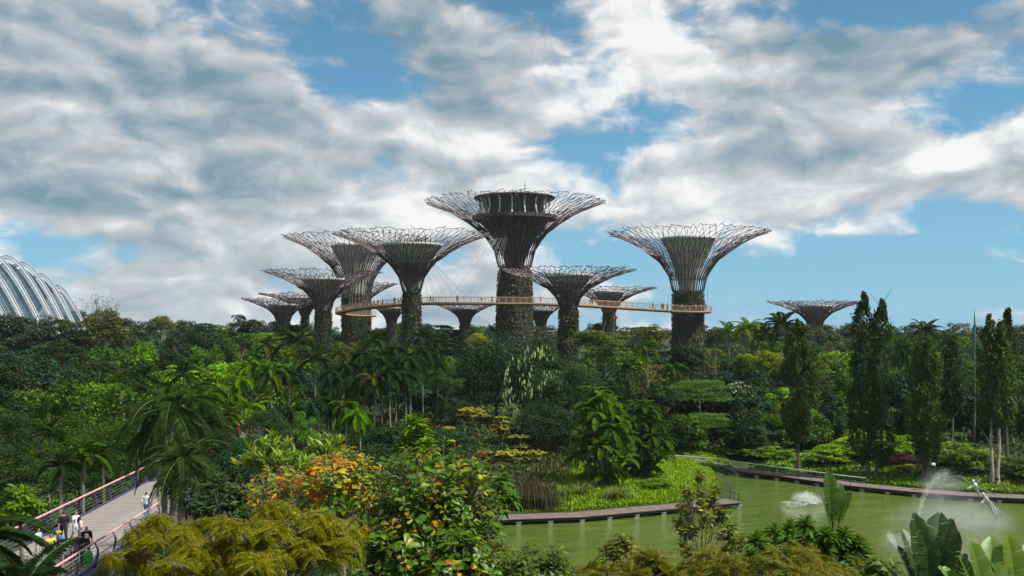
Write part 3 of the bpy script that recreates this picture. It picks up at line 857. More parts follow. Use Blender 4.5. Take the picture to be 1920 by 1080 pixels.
# ---- palms
def frond_mesh(L, e0, e1, nl, ll, lw, droop=.35, fwd=.55, p=1.2, stem=.028, mat=None, vee=.25, seed=0, twist=0.0):
    """feather frond: a bending midrib along +X and two rows of leaflets"""
    r_ = np.random.RandomState(seed)
    n = 14
    s = np.linspace(0, 1, n); e = radians(e0) + (radians(e1) - radians(e0)) * s ** p
    pts = np.zeros((n, 3))
    for i in range(1, n):
        m_ = (e[i] + e[i - 1]) / 2
        pts[i] = pts[i - 1] + np.array((cos(m_), .0, sin(m_))) * L / (n - 1)
    pts[:, 1] = twist * L * s ** 2
    mb = MB().tube(pts, stem * L / 3 * (1.15 - s) + .004, 4, cap=False)
    u = np.linspace(.13, .99, nl)
    B = np.stack([np.interp(u, s, pts[:, k]) for k in range(3)], 1)
    ee = np.interp(u, s, e)
    T = np.stack([np.cos(ee), np.zeros(nl), np.sin(ee)], 1); Nn = np.stack([-np.sin(ee), np.zeros(nl), np.cos(ee)], 1)
    ln = ll * np.interp(u, [0, .15, .4, .75, 1], [.45, .8, 1, .75, .28])
    for sg in (-1, 1):
        jit = 1 + (r_.rand(nl) - .5) * .3
        S = np.zeros((nl, 3)); S[:, 1] = sg
        dr = droop * (1 + (r_.rand(nl) - .5) * .6)
        D1 = T * fwd + S * .85 + Nn * vee; D1 /= np.linalg.norm(D1, axis=1, keepdims=True)
        D2 = D1 + np.array((0, 0, -1.)) * (dr * 2)[:, None]; D2 /= np.linalg.norm(D2, axis=1, keepdims=True)
        l_ = (ln * jit)[:, None]
        M = B + D1 * l_ * .5; E = M + D2 * l_ * .5
        W = np.cross(D1, Nn); W /= np.maximum(np.linalg.norm(W, axis=1, keepdims=True), 1e-9)
        w = lw * (ln / ll)[:, None] ** .5
        V = np.stack([B, M + W * w * .5, E, M - W * w * .5], 1).reshape(-1, 3)
        f = np.array([(0, 1, 2), (0, 2, 3)])[None] + (np.arange(nl) * 4)[:, None, None]
        mb.add(V, f.reshape(-1, 3))
    return mb.mesh('frond', mat or LEAF)

FR = {
    'arching': [frond_mesh(1, 70, 5, 26, .26, .036, .30, seed=1), frond_mesh(1, 48, -35, 26, .26, .036, .38, seed=2), frond_mesh(1, 25, -60, 26, .26, .036, .45, seed=3), frond_mesh(1, -5, -80, 24, .25, .036, .45, seed=4)],
    'drooping': [frond_mesh(1, 72, -55, 30, .24, .034, .75, seed=5, p=.9), frond_mesh(1, 52, -72, 30, .25, .034, .8, seed=6, p=.8), frond_mesh(1, 25, -84, 30, .25, .034, .8, seed=7, p=.7), frond_mesh(1, -20, -88, 26, .24, .034, .7, seed=8, p=.6)],
    'stiff': [frond_mesh(1, 80, 45, 26, .26, .034, .15, seed=9), frond_mesh(1, 55, 20, 26, .26, .034, .2, seed=10), frond_mesh(1, 30, -10, 26, .26, .034, .25, seed=11), frond_mesh(1, 5, -30, 26, .26, .034, .3, seed=12)],
}
FRN = {
    'drooping': [frond_mesh(1, 78, -35, 31, .17, .0105, .34, seed=15, p=.9, stem=.022, vee=.3, twist=.05), frond_mesh(1, 60, -64, 31, .20, .0105, .40, seed=16, p=.8, stem=.022, vee=.25, twist=-.06), frond_mesh(1, 32, -80, 31, .20, .0105, .45, seed=17, p=.7, stem=.022, vee=.2, twist=.08), frond_mesh(1, -5, -88, 29, .19, .0105, .4, seed=18, p=.6, stem=.022, vee=.15, twist=-.05)],
    'arching': [frond_mesh(1, 72, 10, 60, .22, .014, .3, seed=21, stem=.02), frond_mesh(1, 48, -30, 60, .22, .014, .38, seed=22, stem=.02), frond_mesh(1, 25, -55, 60, .22, .014, .45, seed=23, stem=.02), frond_mesh(1, -5, -75, 56, .21, .014, .45, seed=24, stem=.02)],
}
PALMTRUNK = noisy('palm_trunk', (.10, .085, .07), (.22, .195, .165), 6, .9, bstr=.5, stretch=(.3, .3, 2))
pt_ = []
for sgn in (-1, 1):
    h = np.linspace(-.04, 1, 10)
    pt_.append(MB().tube(np.stack([sgn * .035 * np.sin(h * 2.2) - sgn * .035 * sin(2.2) * h, h * 0, h], 1), np.interp(h, [-.04, .05, .3, 1], [.019, .014, .011, .0095]), 8).mesh('trunk', PALMTRUNK))
SHAFT = MB().tube([(0, 0, 0), (0, 0, .4), (0, 0, 1)], [.10, .11, .055], 8).mesh('crown_shaft', LEAF)

def fronds_on(root, at, n, L, kind, color, lib=FR, lo=0, spread=1.0, tilt=0.0, name='frond'):
    a0 = rng.random() * 6.28
    for k in range(n):
        lvl = min(3, int(4 * (k + rng.random() * .9) / n))
        a = a0 + k * 2.39996
        m_ = lib[kind][max(lo, lvl)]
        l_ = L * (.82 + .3 * rng.random()) * (.85 if lvl == 0 else 1)
        obj(name, m_, root, at, ((rng.random() - .5) * .3, (rng.random() - .5) * .25 + tilt, a), (l_, l_, l_), vary(color, .25))

PALMS = []
def palm(px, py, D, lpx, color=MID_G, kind='arching', n=16, label=None, group='feather palms of the garden', near=False, trunk_w=1.0, shaft=False, lo=0, desc=None):
    s = D / F
    x = (px - CX) * s; g = gz(x, D); z = CZ - (py - HY) * s
    h = max(z - g, 1.2)
    root = thing('feather_palm', label, 'palm', (x, D, g), rng.random() * 6.28, group)
    obj('trunk', rng.choice(pt_), root, scale=(11 * trunk_w, 11 * trunk_w, h))
    if shaft: obj('crown_shaft', SHAFT, root, (0, 0, h - .15), None, (1.3, 1.3, 1.1), (.05, .10, .03))
    fronds_on(root, (0, 0, h + (.7 if shaft else 0)), n, lpx * s, kind, color, FRN if near else FR, lo)
    if label is None: PALMS.append(dict(o=root, px=px, py=py, D=D, desc=desc or f'{CNAME.get(color, "green")} {kind}'))
    return root

# ------------------------------------------------------------------ woodland, row by row (pixel column, top row, distance -> true place)
SKYL = ([-60, 0, 60, 110, 130, 150, 185, 215, 235, 260, 290, 340, 400, 440, 480, 560, 600, 650, 700, 760, 860, 930, 1000, 1060, 1110, 1180, 1240, 1330, 1400, 1480, 1560, 1600, 1660, 1740, 1800, 1850, 1900, 1980],
        [598, 597, 596, 594, 588, 581, 577, 588, 594, 601, 592, 597, 599, 601, 602, 602, 610, 619, 623, 618, 621, 622, 622, 620, 613, 613, 619, 613, 615, 610, 619, 611, 603, 606, 611, 604, 602, 600])
def skyl(x): return min(606.0, float(np.interp(x, *SKYL)))
def pick(pal):
    t_ = rng.random() * sum(w for _, w in pal)
    for c, w in pal:
        t_ -= w
        if t_ <= 0: return c
    return pal[-1][0]
SHP = ['round-crowned', 'round-crowned', 'spreading', 'tall-crowned', 'ragged']
PAL_FAR = [(GREY_G, 3), (OLIVE_G, 2), (MID_G, 2), (DARK_G, 2), (TEAL_G, 1)]
PAL_MID = [(DARK_G, 3), (MID_G, 3), (OLIVE_G, 1), (BRIGHT_G, 1.0), (TEAL_G, 1)]
PAL_LEFT = [(DARK_G, 2.2), (MID_G, 3.4), (BRIGHT_G, 1.3), (TEAL_G, .5), (OLIVE_G, .5)]

def fill(x0, x1, step, D, dD, top, dtop, r, dr, pal, row, skip=(), shp=None):
    x = x0
    while x < x1:
        px = x + (rng.random() - .5) * step * .5
        tp = (top(px) if callable(top) else top) + (rng.random() - .5) * 2 * dtop
        if not any(a < px < b for a, b in skip):
            p = pal(px) if callable(pal) else pal
            tree(px, tp, D + (rng.random() - .5) * 2 * dD, r + (rng.random() - .5) * 2 * dr, pick(p), rng.choice(shp or SHP), row=row, group=f'trees of the {row}')
        x += step
BR = [(BRIGHT_G, 3), (MID_G, 3), (OLIVE_G, 1)]
fill(-50, 1980, 40, 325, 30, lambda x: skyl(x) + 3, 6, 27, 7, PAL_FAR, 'skyline woodland')
def topB(x): return 657 if 1235 < x < 1345 else (672 if 1030 < x < 1100 else (634 if x > 600 else 624))
fill(-50, 1980, 46, 262, 12, topB, 7, 34, 7, lambda x: BR if 440 < x < 640 else PAL_FAR, 'second tree row')
def topC(x): return 668 if 1235 < x < 1345 else (672 if 1030 < x < 1100 else (662 if x > 600 else 648))
fill(-50, 1980, 54, 205, 8, topC, 11, 41, 8, lambda x: BR if 440 < x < 640 else PAL_MID, 'third tree row')
fill(-40, 610, 60, 160, 8, 684, 12, 50, 8, PAL_LEFT, 'middle woodland')
fill(1090, 1980, 50, 172, 6, 684, 16, 44, 8, PAL_MID, 'middle woodland', shp=['round-crowned', 'tall-crowned', 'ragged', 'spreading'])
fill(620, 880, 62, 172, 5, 700, 12, 46, 6, [(DARK_G, 3), (TEAL_G, 1)], 'middle woodland')
fill(-40, 560, 56, 126, 6, 726, 18, 54, 9, PAL_LEFT, 'inner woodland', shp=['round-crowned', 'round-crowned', 'tall-crowned', 'ragged'])
fill(1250, 1980, 46, 152, 4, 716, 20, 44, 8, [(DARK_G, 4), (MID_G, 2.5), (TEAL_G, 1), (BRIGHT_G, .5)], 'inner woodland', shp=['round-crowned', 'tall-crowned', 'tall-crowned', 'ragged'])
fill(1250, 1990, 52, 141, 3, 772, 14, 38, 6, [(DARK_G, 4), (MID_G, 1.5), (OLIVE_G, .5)], 'shore thicket', skip=((1330, 1400), (1560, 1700), (1760, 1850)), shp=['round-crowned', 'tall-crowned', 'tall-crowned', 'ragged'])
fill(-40, 480, 60, 101, 5, 782, 18, 60, 10, PAL_LEFT, 'near woodland', shp=['round-crowned', 'round-crowned', 'tall-crowned', 'ragged'])
fill(-40, 240, 60, 80, 2.5, 830, 12, 58, 9, [(DARK_G, 3), (MID_G, 2), (OLIVE_G, .6)], 'bridgeside woodland', shp=['round-crowned', 'round-crowned', 'tall-crowned', 'ragged'])
fill(345, 620, 60, 84, 3, 838, 12, 62, 6, [(DARK_G, 3), (TEAL_G, 1)], 'bridgeside woodland')
fill(560, 860, 56, 118, 4, 800, 10, 40, 6, [(DARK_G, 4), (TEAL_G, 1)], 'palm shade thicket')

# twiggy treetop on the skyline, with thin bare shoots
tw = tree(183, 578, 250, 52, OLIVE_G, 'ragged', 'broad olive tree with thin bare twigs sticking above the skyline', 'trees of the skyline woodland')
tb = MB(); r_ = np.random.RandomState(5)
for k in range(46):
    a = r_.rand() * 6.28; q = np.array((cos(a), sin(a), 0)) * r_.rand() * 5.5
    z0 = kid(tw, 'crown').location[2] + 2.5
    q2 = q * 1.25 + np.array((0, 0, z0 + 3.0 + r_.rand() * 3.6))
    tb.segs([q + np.array((0, 0, z0))], [q2], .05, 3, r2=.015)
    m_ = 6
    cq = q2 + (r_.rand(m_, 3) - .5) * np.array((.8, .8, 1.6))
    tb.cards(cq, unit(m_, r_), unit(m_, r_), .35, .22, mat=1)
x_ = tb.build('twigs', [BARK, LEAF], tw, color=(.07, .07, .04)); x_['kind'] = 'stuff'
tree(20, 592, 255, 62, (.030, .045, .026), 'round-crowned', 'wide dark tree directly beneath the glass conservatory arches', 'trees of the second tree row')
tree(100, 600, 250, 55, (.030, .042, .024), 'spreading', 'dark flat tree under the lower end of the conservatory', 'trees of the second tree row')
tree(452, 590, 235, 30, (.03, .042, .026), 'ragged', 'thin dark ragged treetop breaking the skyline before the lowest supertree', 'trees of the skyline woodland')

# ------------------------------------------------------------------ palms
for (px, py, D, l, c, kind, n, kw) in [
    # skyline palms
    (790, 634, 195, 38, DARK_G, 'arching', 15, {}), (822, 640, 200, 30, DARK_G, 'arching', 14, {}), (925, 622, 235, 22, TEAL_G, 'stiff', 13, {}), (884, 628, 230, 22, DARK_G, 'arching', 13, {}),
    (1212, 652, 150, 36, MID_G, 'arching', 14, {}), (1366, 624, 185, 36, MID_G, 'arching', 14, {}), (1402, 616, 180, 40, BRIGHT_G, 'arching', 14, {}), (1432, 628, 182, 36, DARK_G, 'arching', 15, {}),
    (1466, 612, 176, 50, DARK_G, 'arching', 18, {}), (1340, 632, 190, 30, DARK_G, 'arching', 14, {}), (1735, 624, 172, 44, DARK_G, 'arching', 16, {}), (1690, 656, 158, 40, DARK_G, 'drooping', 16, {}), (1782, 640, 170, 34, TEAL_G, 'arching', 14, {}),
    # spreading dark palms on the left centre
    (556, 640, 165, 62, DARK_G, 'arching', 18, {}), (500, 646, 180, 40, OLIVE_G, 'arching', 15, {}), (590, 672, 150, 60, DARK_G, 'arching', 17, {}), (640, 668, 160, 46, OLIVE_G, 'drooping', 16, {}), (700, 640, 178, 36, DARK_G, 'arching', 15, {}),
    # slender grove with pale trunks
    (650, 690, 142, 46, DARK_G, 'drooping', 17, {}), (684, 668, 146, 46, DARK_G, 'drooping', 17, {}), (716, 682, 140, 50, DARK_G, 'drooping', 18, {}), (742, 662, 146, 48, DARK_G, 'drooping', 17, {}), (768, 678, 140, 50, DARK_G, 'drooping', 18, {}), (794, 662, 145, 46, DARK_G, 'drooping', 17, {}), (818, 676, 150, 40, DARK_G, 'drooping', 15, {}),
    (668, 716, 136, 44, DARK_G, 'drooping', 17, {}), (700, 712, 134, 46, OLIVE_G, 'drooping', 17, {}), (732, 700, 134, 48, DARK_G, 'drooping', 17, {}), (760, 706, 136, 44, DARK_G, 'drooping', 16, {}), (622, 706, 138, 44, DARK_G, 'drooping', 16, {}),
    # bright palms
    (474, 690, 118, 52, BRIGHT_G, 'drooping', 17, {}), (508, 700, 116, 50, MID_G, 'drooping', 17, {}), (540, 704, 118, 44, DARK_G, 'drooping', 16, {}), (452, 716, 112, 44, BRIGHT_G, 'drooping', 15, {}),
    # dark row above the almond tree
    (580, 762, 100, 50, TEAL_G, 'drooping', 17, {}), (612, 756, 104, 50, DARK_G, 'drooping', 18, {}), (650, 764, 102, 50, MID_G, 'drooping', 17, {}), (672, 780, 100, 44, BRIGHT_G, 'drooping', 15, {}), (548, 772, 98, 48, DARK_G, 'drooping', 16, {}), (515, 778, 96, 46, TEAL_G, 'drooping', 15, {}), (470, 770, 92, 50, BRIGHT_G, 'arching', 14, {}),
    # left woodland palms
    (160, 850, 72, 62, MID_G, 'arching', 18, {}), (192, 848, 74, 66, DARK_G, 'drooping', 18, {}), (118, 876, 68, 60, DARK_G, 'arching', 16, {}), (90, 812, 90, 50, DARK_G, 'arching', 16, {}), (262, 764, 92, 50, TEAL_G, 'drooping', 16, {}), (390, 742, 96, 56, MID_G, 'drooping', 17, {}), (345, 702, 118, 46, DARK_G, 'arching', 16, {}), (225, 720, 120, 40, MID_G, 'arching', 15, {}),
    (400, 806, 74, 66, DARK_G, 'drooping', 17, {}), (430, 850, 66, 66, TEAL_G, 'drooping', 17, {}), (1180, 690, 140, 40, DARK_G, 'arching', 15, {}), (1265, 690, 150, 34, MID_G, 'drooping', 15, {}),
]:
    palm(px, py, D, l, c, kind, n, near=D < 80, **kw)
palm(322, 772, 46, 138, (.045, .078, .022), 'drooping', 30, 'large drooping feather palm standing over the footbridge', near=True, trunk_w=1.5)
palm(306, 806, 48, 118, (.070, .092, .024), 'drooping', 26, 'yellowing drooping palm just behind the big palm over the footbridge', near=True, trunk_w=1.3)
palm(345, 868, 43, 118, (.050, .078, .022), 'drooping', 28, 'lower drooping palm that hides the trunk of the big palm by the footbridge', near=True, trunk_w=1.3)
palm(385, 800, 52, 104, (.030, .055, .020), 'drooping', 24, 'dark drooping palm on the far side of the big palm by the footbridge', near=True, trunk_w=1.2)
palm(-85, 1020, 19, 190, (.035, .075, .022), 'arching', 24, 'near dark palm with long combed fronds in the bottom corner by the bridge', near=True, trunk_w=1.6)
palm(25, 1140, 17, 190, (.030, .062, .022), 'arching', 22, 'lowest dark palm whose fronds fill the bottom edge before the bridge', near=True, trunk_w=1.6)

FRC = {'drooping': [frond_mesh(1, 78, -30, 40, .26, .026, .5, seed=31, p=1), frond_mesh(1, 62, -62, 40, .27, .026, .55, seed=32, p=.9), frond_mesh(1, 40, -78, 40, .27, .026, .6, seed=33, p=.85), frond_mesh(1, 10, -86, 36, .25, .026, .6, seed=34, p=.8)],
       'arching': [frond_mesh(1, 80, 5, 40, .25, .026, .35, seed=35), frond_mesh(1, 62, -35, 40, .25, .026, .4, seed=36), frond_mesh(1, 40, -62, 40, .25, .026, .45, seed=37), frond_mesh(1, 15, -78, 36, .25, .026, .5, seed=38)]}
# clumping palms by the lake, many stems from one root
def clump(px, foot, D, top, wpx, label, color):
    s = D / F; x = (px - CX) * s; g = gz(x, D)
    root = thing('clumping_palm', label, 'palm', (x, D, g), 0, 'clumping palms on the grass bank')
    H = CZ - (top - HY) * s - g; Wd = wpx * s
    ns = 20
    for k in range(ns):
        a = k * 2.4; rr = .3 + 1.0 * (k / ns)
        h = max(1.2, (H - Wd * .38) * (1.0 - .78 * (k / ns) ** 1.1) * (.92 + .16 * rng.random()))
        bx, by = cos(a) * rr * .4, sin(a) * rr * .4
        tx, ty = cos(a) * Wd * .72 * sqrt((k + .3) / ns), sin(a) * Wd * .72 * sqrt((k + .3) / ns)
        MB().tube([(bx, by, -.2), ((bx + tx) * .42, (by + ty) * .42, h * .55), (tx, ty, h)], [.10, .09, .07], 6).build('stem', PALMTRUNK, root)
        fronds_on(root, (tx, ty, h), 14, Wd * .60, 'drooping' if k % 3 else 'arching', color, FRC, 0)
    for k in range(7):
        a = k * .9; fronds_on(root, (cos(a) * Wd * .30, sin(a) * Wd * .30, .9 + .5 * rng.random()), 9, Wd * .50, 'arching', color, FRC, 0)
    return root
clump(1130, 908, 112, 722, 69, 'bushy clumping palm with arching bright fronds on the lake bank', (.095, .170, .022))
clump(1206, 902, 117, 742, 62, 'darker clumping palm touching the bright one, beside the grass slope', (.062, .120, .020))

# ------------------------------------------------------------------ single trees the photo shows
tree(932, 630, 150, 80, (.020, .042, .016), 'round-crowned', 'large dark round tree before the foot of the tallest supertree', near=True)
tree(890, 690, 146, 50, (.020, .040, .016), 'round-crowned', 'dark tree tucked below the large dark round tree', near=True)
tt = tree(1012, 646, 140, 74, (.026, .055, .018), 'tall-crowned', 'dark tree hung with pale yellow tassels near the clumping palms', near=True, name='tasselled_tree')
tree(1068, 684, 137, 66, (.030, .062, .018), 'round-crowned', 'leafy dark tree between the tasselled tree and the clumping palms', near=True)
tree(1025, 745, 131, 58, (.022, .045, .016), 'round-crowned', 'low dark tree at the foot of the tasselled tree', near=True)
TASSEL = leaf_mat('tassel', ramp=[(0, (.36, .44, .17)), (.5, (.50, .55, .30)), (1, (.60, .60, .42))], transl=.25, var=.2)
tsm = MB().cards(np.array([(0, 0, -.4), (.03, .03, -.5), (-.05, .02, -.34)]), np.array([(0, -1, .1), (1, 0.1, .1), (-.6, -.7, 0.)]), np.array([(0, 0, 1.)] * 3), np.array([.75, .6, .55]), np.array([.2, .16, .18])).mesh('tassel', TASSEL)
h_ = kid(tt, 'crown').location[2]; R_ = kid(tt, 'crown').scale[0]
rz_ = tt.rotation_euler[2]
for k in range(330):
    a = -pi / 2 + (rng.random() - .68) * 2.1; zz = (rng.random() * 2.1 - .85)
    rr = R_ * .86 * sqrt(max(.2, 1 - (zz / 1.35) ** 2)) + .25
    if sin(zz * 5.2 + a * 7) + sin(a * 11 - zz * 3) * .6 + rng.random() * .9 < .05: continue
    obj('tassel', tsm, tt, (cos(a - rz_) * rr, sin(a - rz_) * rr, h_ + zz * R_ * .98), (0, 0, rng.random() * 6), .75 + .5 * rng.random())
# yellow flowering sprays over the dark round tree
yt = tree(902, 622, 168, 30, (.16, .19, .03), 'ragged', 'yellow leaved ragged treetop above the large dark round tree', near=False)
tree(1118, 616, 152, 40, (.070, .105, .022), 'spreading', 'airy layered tree with slim pale twin trunk above the clumping palms', pale=True, name='layered_tree')
tree(1136, 640, 158, 36, (.055, .085, .02), 'spreading', 'second airy layered tree just behind the twin trunk tree', pale=True, name='layered_tree')
tree(1290, 648, 158, 36, (.018, .036, .015), 'round-crowned', 'dark dense tree with pale forked trunk below the lone broad supertree', pale=True)
tree(1310, 706, 146, 52, (.055, .115, .024), 'spreading', 'fresh green layered tree above the lakeside grass slope', pale=True, name='layered_tree', near=True)
tree(1325, 770, 141, 34, (.075, .14, .024), 'spreading', 'lowest fresh green layered tree on the grass slope edge', pale=True, name='layered_tree', near=True)
tree(1272, 736, 148, 30, (.05, .10, .024), 'spreading', 'small layered tree beside the fresh green layered one', pale=True, name='layered_tree')
loose = tree(1388, 712, 150, 34, (.05, .10, .03), 'ragged', 'loose green tree dotted with pale blossom beside the slender dark column')
tree(1440, 656, 160, 30, (.17, .23, .022), 'round-crowned', 'bright yellow green bushy treetop below the skyline palms')
tree(1398, 664, 165, 26, (.10, .16, .022), 'round-crowned', 'smaller yellow green treetop beside the bright bushy one')
tree(1372, 790, 140, 26, (.06, .12, .03), 'spreading', 'slim young tree with flat green top at the railing end', pale=True, name='layered_tree')
tree(1150, 700, 140, 40, (.035, .07, .02), 'round-crowned', 'mid green tree behind the clumping palms')
tree(1235, 716, 140, 36, (.030, .060, .02), 'ragged', 'open dark tree at the shoulder of the clumping palms')
tree(835, 690, 142, 36, (.040, .075, .022), 'ragged', 'loose green tree between the palm grove and the large dark tree', near=True)
tree(855, 740, 138, 34, (.022, .042, .018), 'round-crowned', 'small dark tree on the mound behind the tiered saplings', near=True)
tree(498, 770, 84, 44, DARK_G, 'round-crowned', 'dark tree hiding the far end of the footbridge', near=True)
tree(552, 778, 86, 46, MID_G, 'ragged', 'mid green tree beside the hidden far end of the footbridge', near=True)
tree(330, 800, 76, 44, DARK_G, 'ragged', 'dark ragged tree leaning over the far rail of the footbridge', near=True)
# pale blossom on the loose green tree
def blossom(root, n, color, size=.3, front=True):
    c = kid(root, 'crown'); r = c.scale[0]
    q = unit(n, nr) * np.array((1, 1, .9)) * (.75 + .3 * nr.rand(n, 1))
    q[:, 2] = np.abs(q[:, 2]) * .9
    mm_ = leaf_mat('blossom', fixed=color, transl=.2, var=.15)
    b_ = MB().cards(q * r, q + nr.rand(n, 3) - .5, unit(n, nr), size, size * .8).build('blossom', mm_, root, loc=(0, 0, c.location[2])); b_['kind'] = 'stuff'
blossom(loose, 90, (.60, .62, .55), .3)

# tiered saplings on the mound
tier_m = []
for sd_ in range(3):
    r_ = np.random.RandomState(60 + sd_); n = 900
    a = r_.rand(n) * 6.28; q = np.sqrt(r_.rand(n)); arms = .72 + .28 * np.cos(a * 5 + sd_)
    C = np.stack([np.cos(a) * q * arms, np.sin(a) * q * arms, .13 * q ** 2 - .10 * np.cos(a * 5 + sd_) * q + (r_.rand(n) - .5) * .09], 1)
    tier_m.append(MB().cards(C, np.stack([(r_.rand(n) - .5) * .7, (r_.rand(n) - .5) * .7, np.ones(n)], 1), unit(n, r_), .16, .10).mesh('tier', LEAF))
def tiered(px, top, foot, D, tiers, label, color):
    s = D / F; x = (px - CX) * s; g = gz(x, D); ztop = CZ - (top - HY) * s
    root = thing('tiered_sapling', label, 'tree', (x, D, g), rng.random() * 6.28, 'pale tiered saplings on the mound')
    MB().tube([(0, 0, -.1), (.05, 0, (ztop - g) * .5), (0, 0, ztop - g)], [.10, .07, .03], 6).build('trunk', PALEBARK, root)
    for (ty, r) in tiers:
        z = CZ - (ty - HY) * s - g
        o = obj('tier', rng.choice(tier_m), root, (rng.uniform(-.25, .25), rng.uniform(-.25, .25), z), (rng.uniform(-.06, .06), rng.uniform(-.06, .06), rng.random() * 6), (r * s * 1.25, r * s * 1.25, r * s * 1.1), vary(color, .12)); o['kind'] = 'stuff'
    return root
TC_ = (.34, .36, .06)
tiered(842, 802, 880, 124, [(803, 11), (812, 17), (828, 27), (842, 14), (850, 14)], 'pale sapling in stepped tiers, lowest on the mound, nearest the almond tree', TC_)
tiered(888, 768, 870, 132, [(770, 22), (780, 28), (796, 10)], 'tall pale sapling with two flat tiers at the top of the mound', TC_)
tiered(938, 782, 880, 130, [(783, 12), (791, 13), (799, 16), (805, 22), (814, 13), (822, 12)], 'pale sapling with six thin stacked tiers beneath the large dark tree', (.30, .33, .07))
tiered(976, 818, 880, 127, [(820, 18), (838, 16)], 'small pale sapling with two tiers against the tasselled tree', (.28, .31, .07))
tiered(955, 848, 895, 122, [(851, 24), (862, 20), (874, 18)], 'broad pale sapling low on the mound above the reeds', TC_)
tiered(1000, 846, 895, 123, [(850, 20), (860, 16)], 'pale flat sapling beside the broad one above the reeds', (.31, .33, .07))
tiered(905, 846, 900, 118, [(849, 14), (858, 12), (876, 13)], 'orange tinged little sapling low on the mound', (.30, .20, .03))

# ------------------------------------------------------------------ tall columnar trees on the far shore
def column(px, foot, D, top, hwpx, bare, color, label, twin=None, seed=1, leaves=6500, pale=False):
    s = D / F; x = (px - CX) * s; g = gz(x, D); r_ = np.random.RandomState(seed)
    H = CZ - (top - HY) * s - g; w = hwpx * s
    root = thing('columnar_tree', label, 'tree', (x, D, g), 0, 'tall columnar trees along the far shore')
    stems = [(0, 0, 1.0)] if not twin else [(-twin * s, .4, 1.0), (twin * s, -.3, .96)]
    for k, (sx, sy, hf) in enumerate(stems):
        z = np.linspace(-.2, H * hf, 10)
        lean = (r_.rand(2) - .5) * .5
        mb = MB().tube(np.stack([sx * np.clip(z / 4, .25, 1) + lean[0] * np.sin(z * .25), sy + lean[1] * np.sin(z * .2), z], 1), np.interp(z, [0, 1.2, H], [.30, .20, .03]), 7)
        for q in range(16):
            zz = H * hf * (bare * .7 + (1 - bare) * r_.rand()); a = r_.rand() * 6.28; l_ = w * .8
            mb.tube([(sx, sy, zz), (sx + cos(a) * l_ * .6, sy + sin(a) * l_ * .6, zz + l_ * .9)], [.05, .015], 3, cap=False)
        mb.build('trunk', PALEBARK if pale else BARK, root)
    n = int(leaves * 1.5)
    k = r_.randint(0, len(stems), n)
    S = np.array(stems)
    nc = 150
    cz = bare + (1 - bare) * r_.rand(nc) ** .9; ca = r_.rand(nc) * 6.28
    prof = np.interp(cz, [bare, bare + .12, .45, .75, .93, 1.0], [.35, .85, 1.0, .85, .45, .12])
    cr = w * prof * (.25 + .7 * r_.rand(nc)) / (1.5 if twin else 1)
    j = r_.randint(0, nc, n)
    C = np.stack([S[k, 0] + np.cos(ca[j]) * cr[j], S[k, 1] + np.sin(ca[j]) * cr[j], cz[j] * H * S[k, 2]], 1)
    C += r_.normal(size=(n, 3)) * np.array((.27, .27, .55)) * np.clip(prof[j], .25, 1)[:, None]
    U = np.stack([(r_.rand(n) - .5), (r_.rand(n) - .5), -1 + r_.rand(n) * .8], 1)
    f_ = MB().cards(C, unit(n, r_) + np.array((0, 0, .3)), U, .30 + .28 * r_.rand(n), .13 + .08 * r_.rand(n), fold=.1).build('crown', LEAF, root, color=color); f_['kind'] = 'stuff'
    return root
column(1497, 868, 128, 602, 40, .20, (.050, .082, .018), 'dark columnar tree by the start of the far railing', seed=1, leaves=8500)
column(1636, 888, 122, 549, 42, .06, (.034, .064, .018), 'tallest columnar tree, twin tipped and dark, leaf clad almost to its foot', twin=15, seed=2, leaves=10500)
column(1736, 898, 119, 622, 44, .13, (.058, .100, .018), 'broad columnar tree with forked pale foot behind the lamp post', twin=6, seed=3, leaves=8500)
column(1866, 908, 116, 594, 42, .36, (.054, .090, .020), 'columnar tree with tall bare pale trunk near the water sculpture', twin=8, seed=4, leaves=7000, pale=True)
column(1890, 880, 124, 580, 20, .30, (.030, .050, .020), 'thin pointed columnar tree at the picture edge behind the bare trunk', seed=5, leaves=3500)
column(1784, 860, 138, 636, 30, .3, (.030, .052, .02), 'slim dark columnar tree behind the broad forked one', seed=6, leaves=4500)
# palm trunk with a single closed teal spear
sp_ = thing('spear_palm', 'bare pale palm trunk ending in one upright teal spear leaf', 'palm', (*P(1827, 700, 140)[:2], gz(*P(1827, 700, 140)[:2])))
zt = P(1827, 650, 140)[2] - sp_.location[2]
MB().tube([(0, 0, -.2), (.06, 0, zt * .5), (0, 0, zt)], [.17, .11, .09], 8).build('trunk', PALMTRUNK, sp_)
MB().tube([(0, 0, zt), (0, 0, zt + 1.2), (.05, 0, zt + 3), (0, 0, zt + 5.2)], [.09, .17, .13, .02], 7).build('spear_leaf', noisy('teal_leaf', (.02, .10, .085), (.05, .17, .14), 3, .6), sp_)

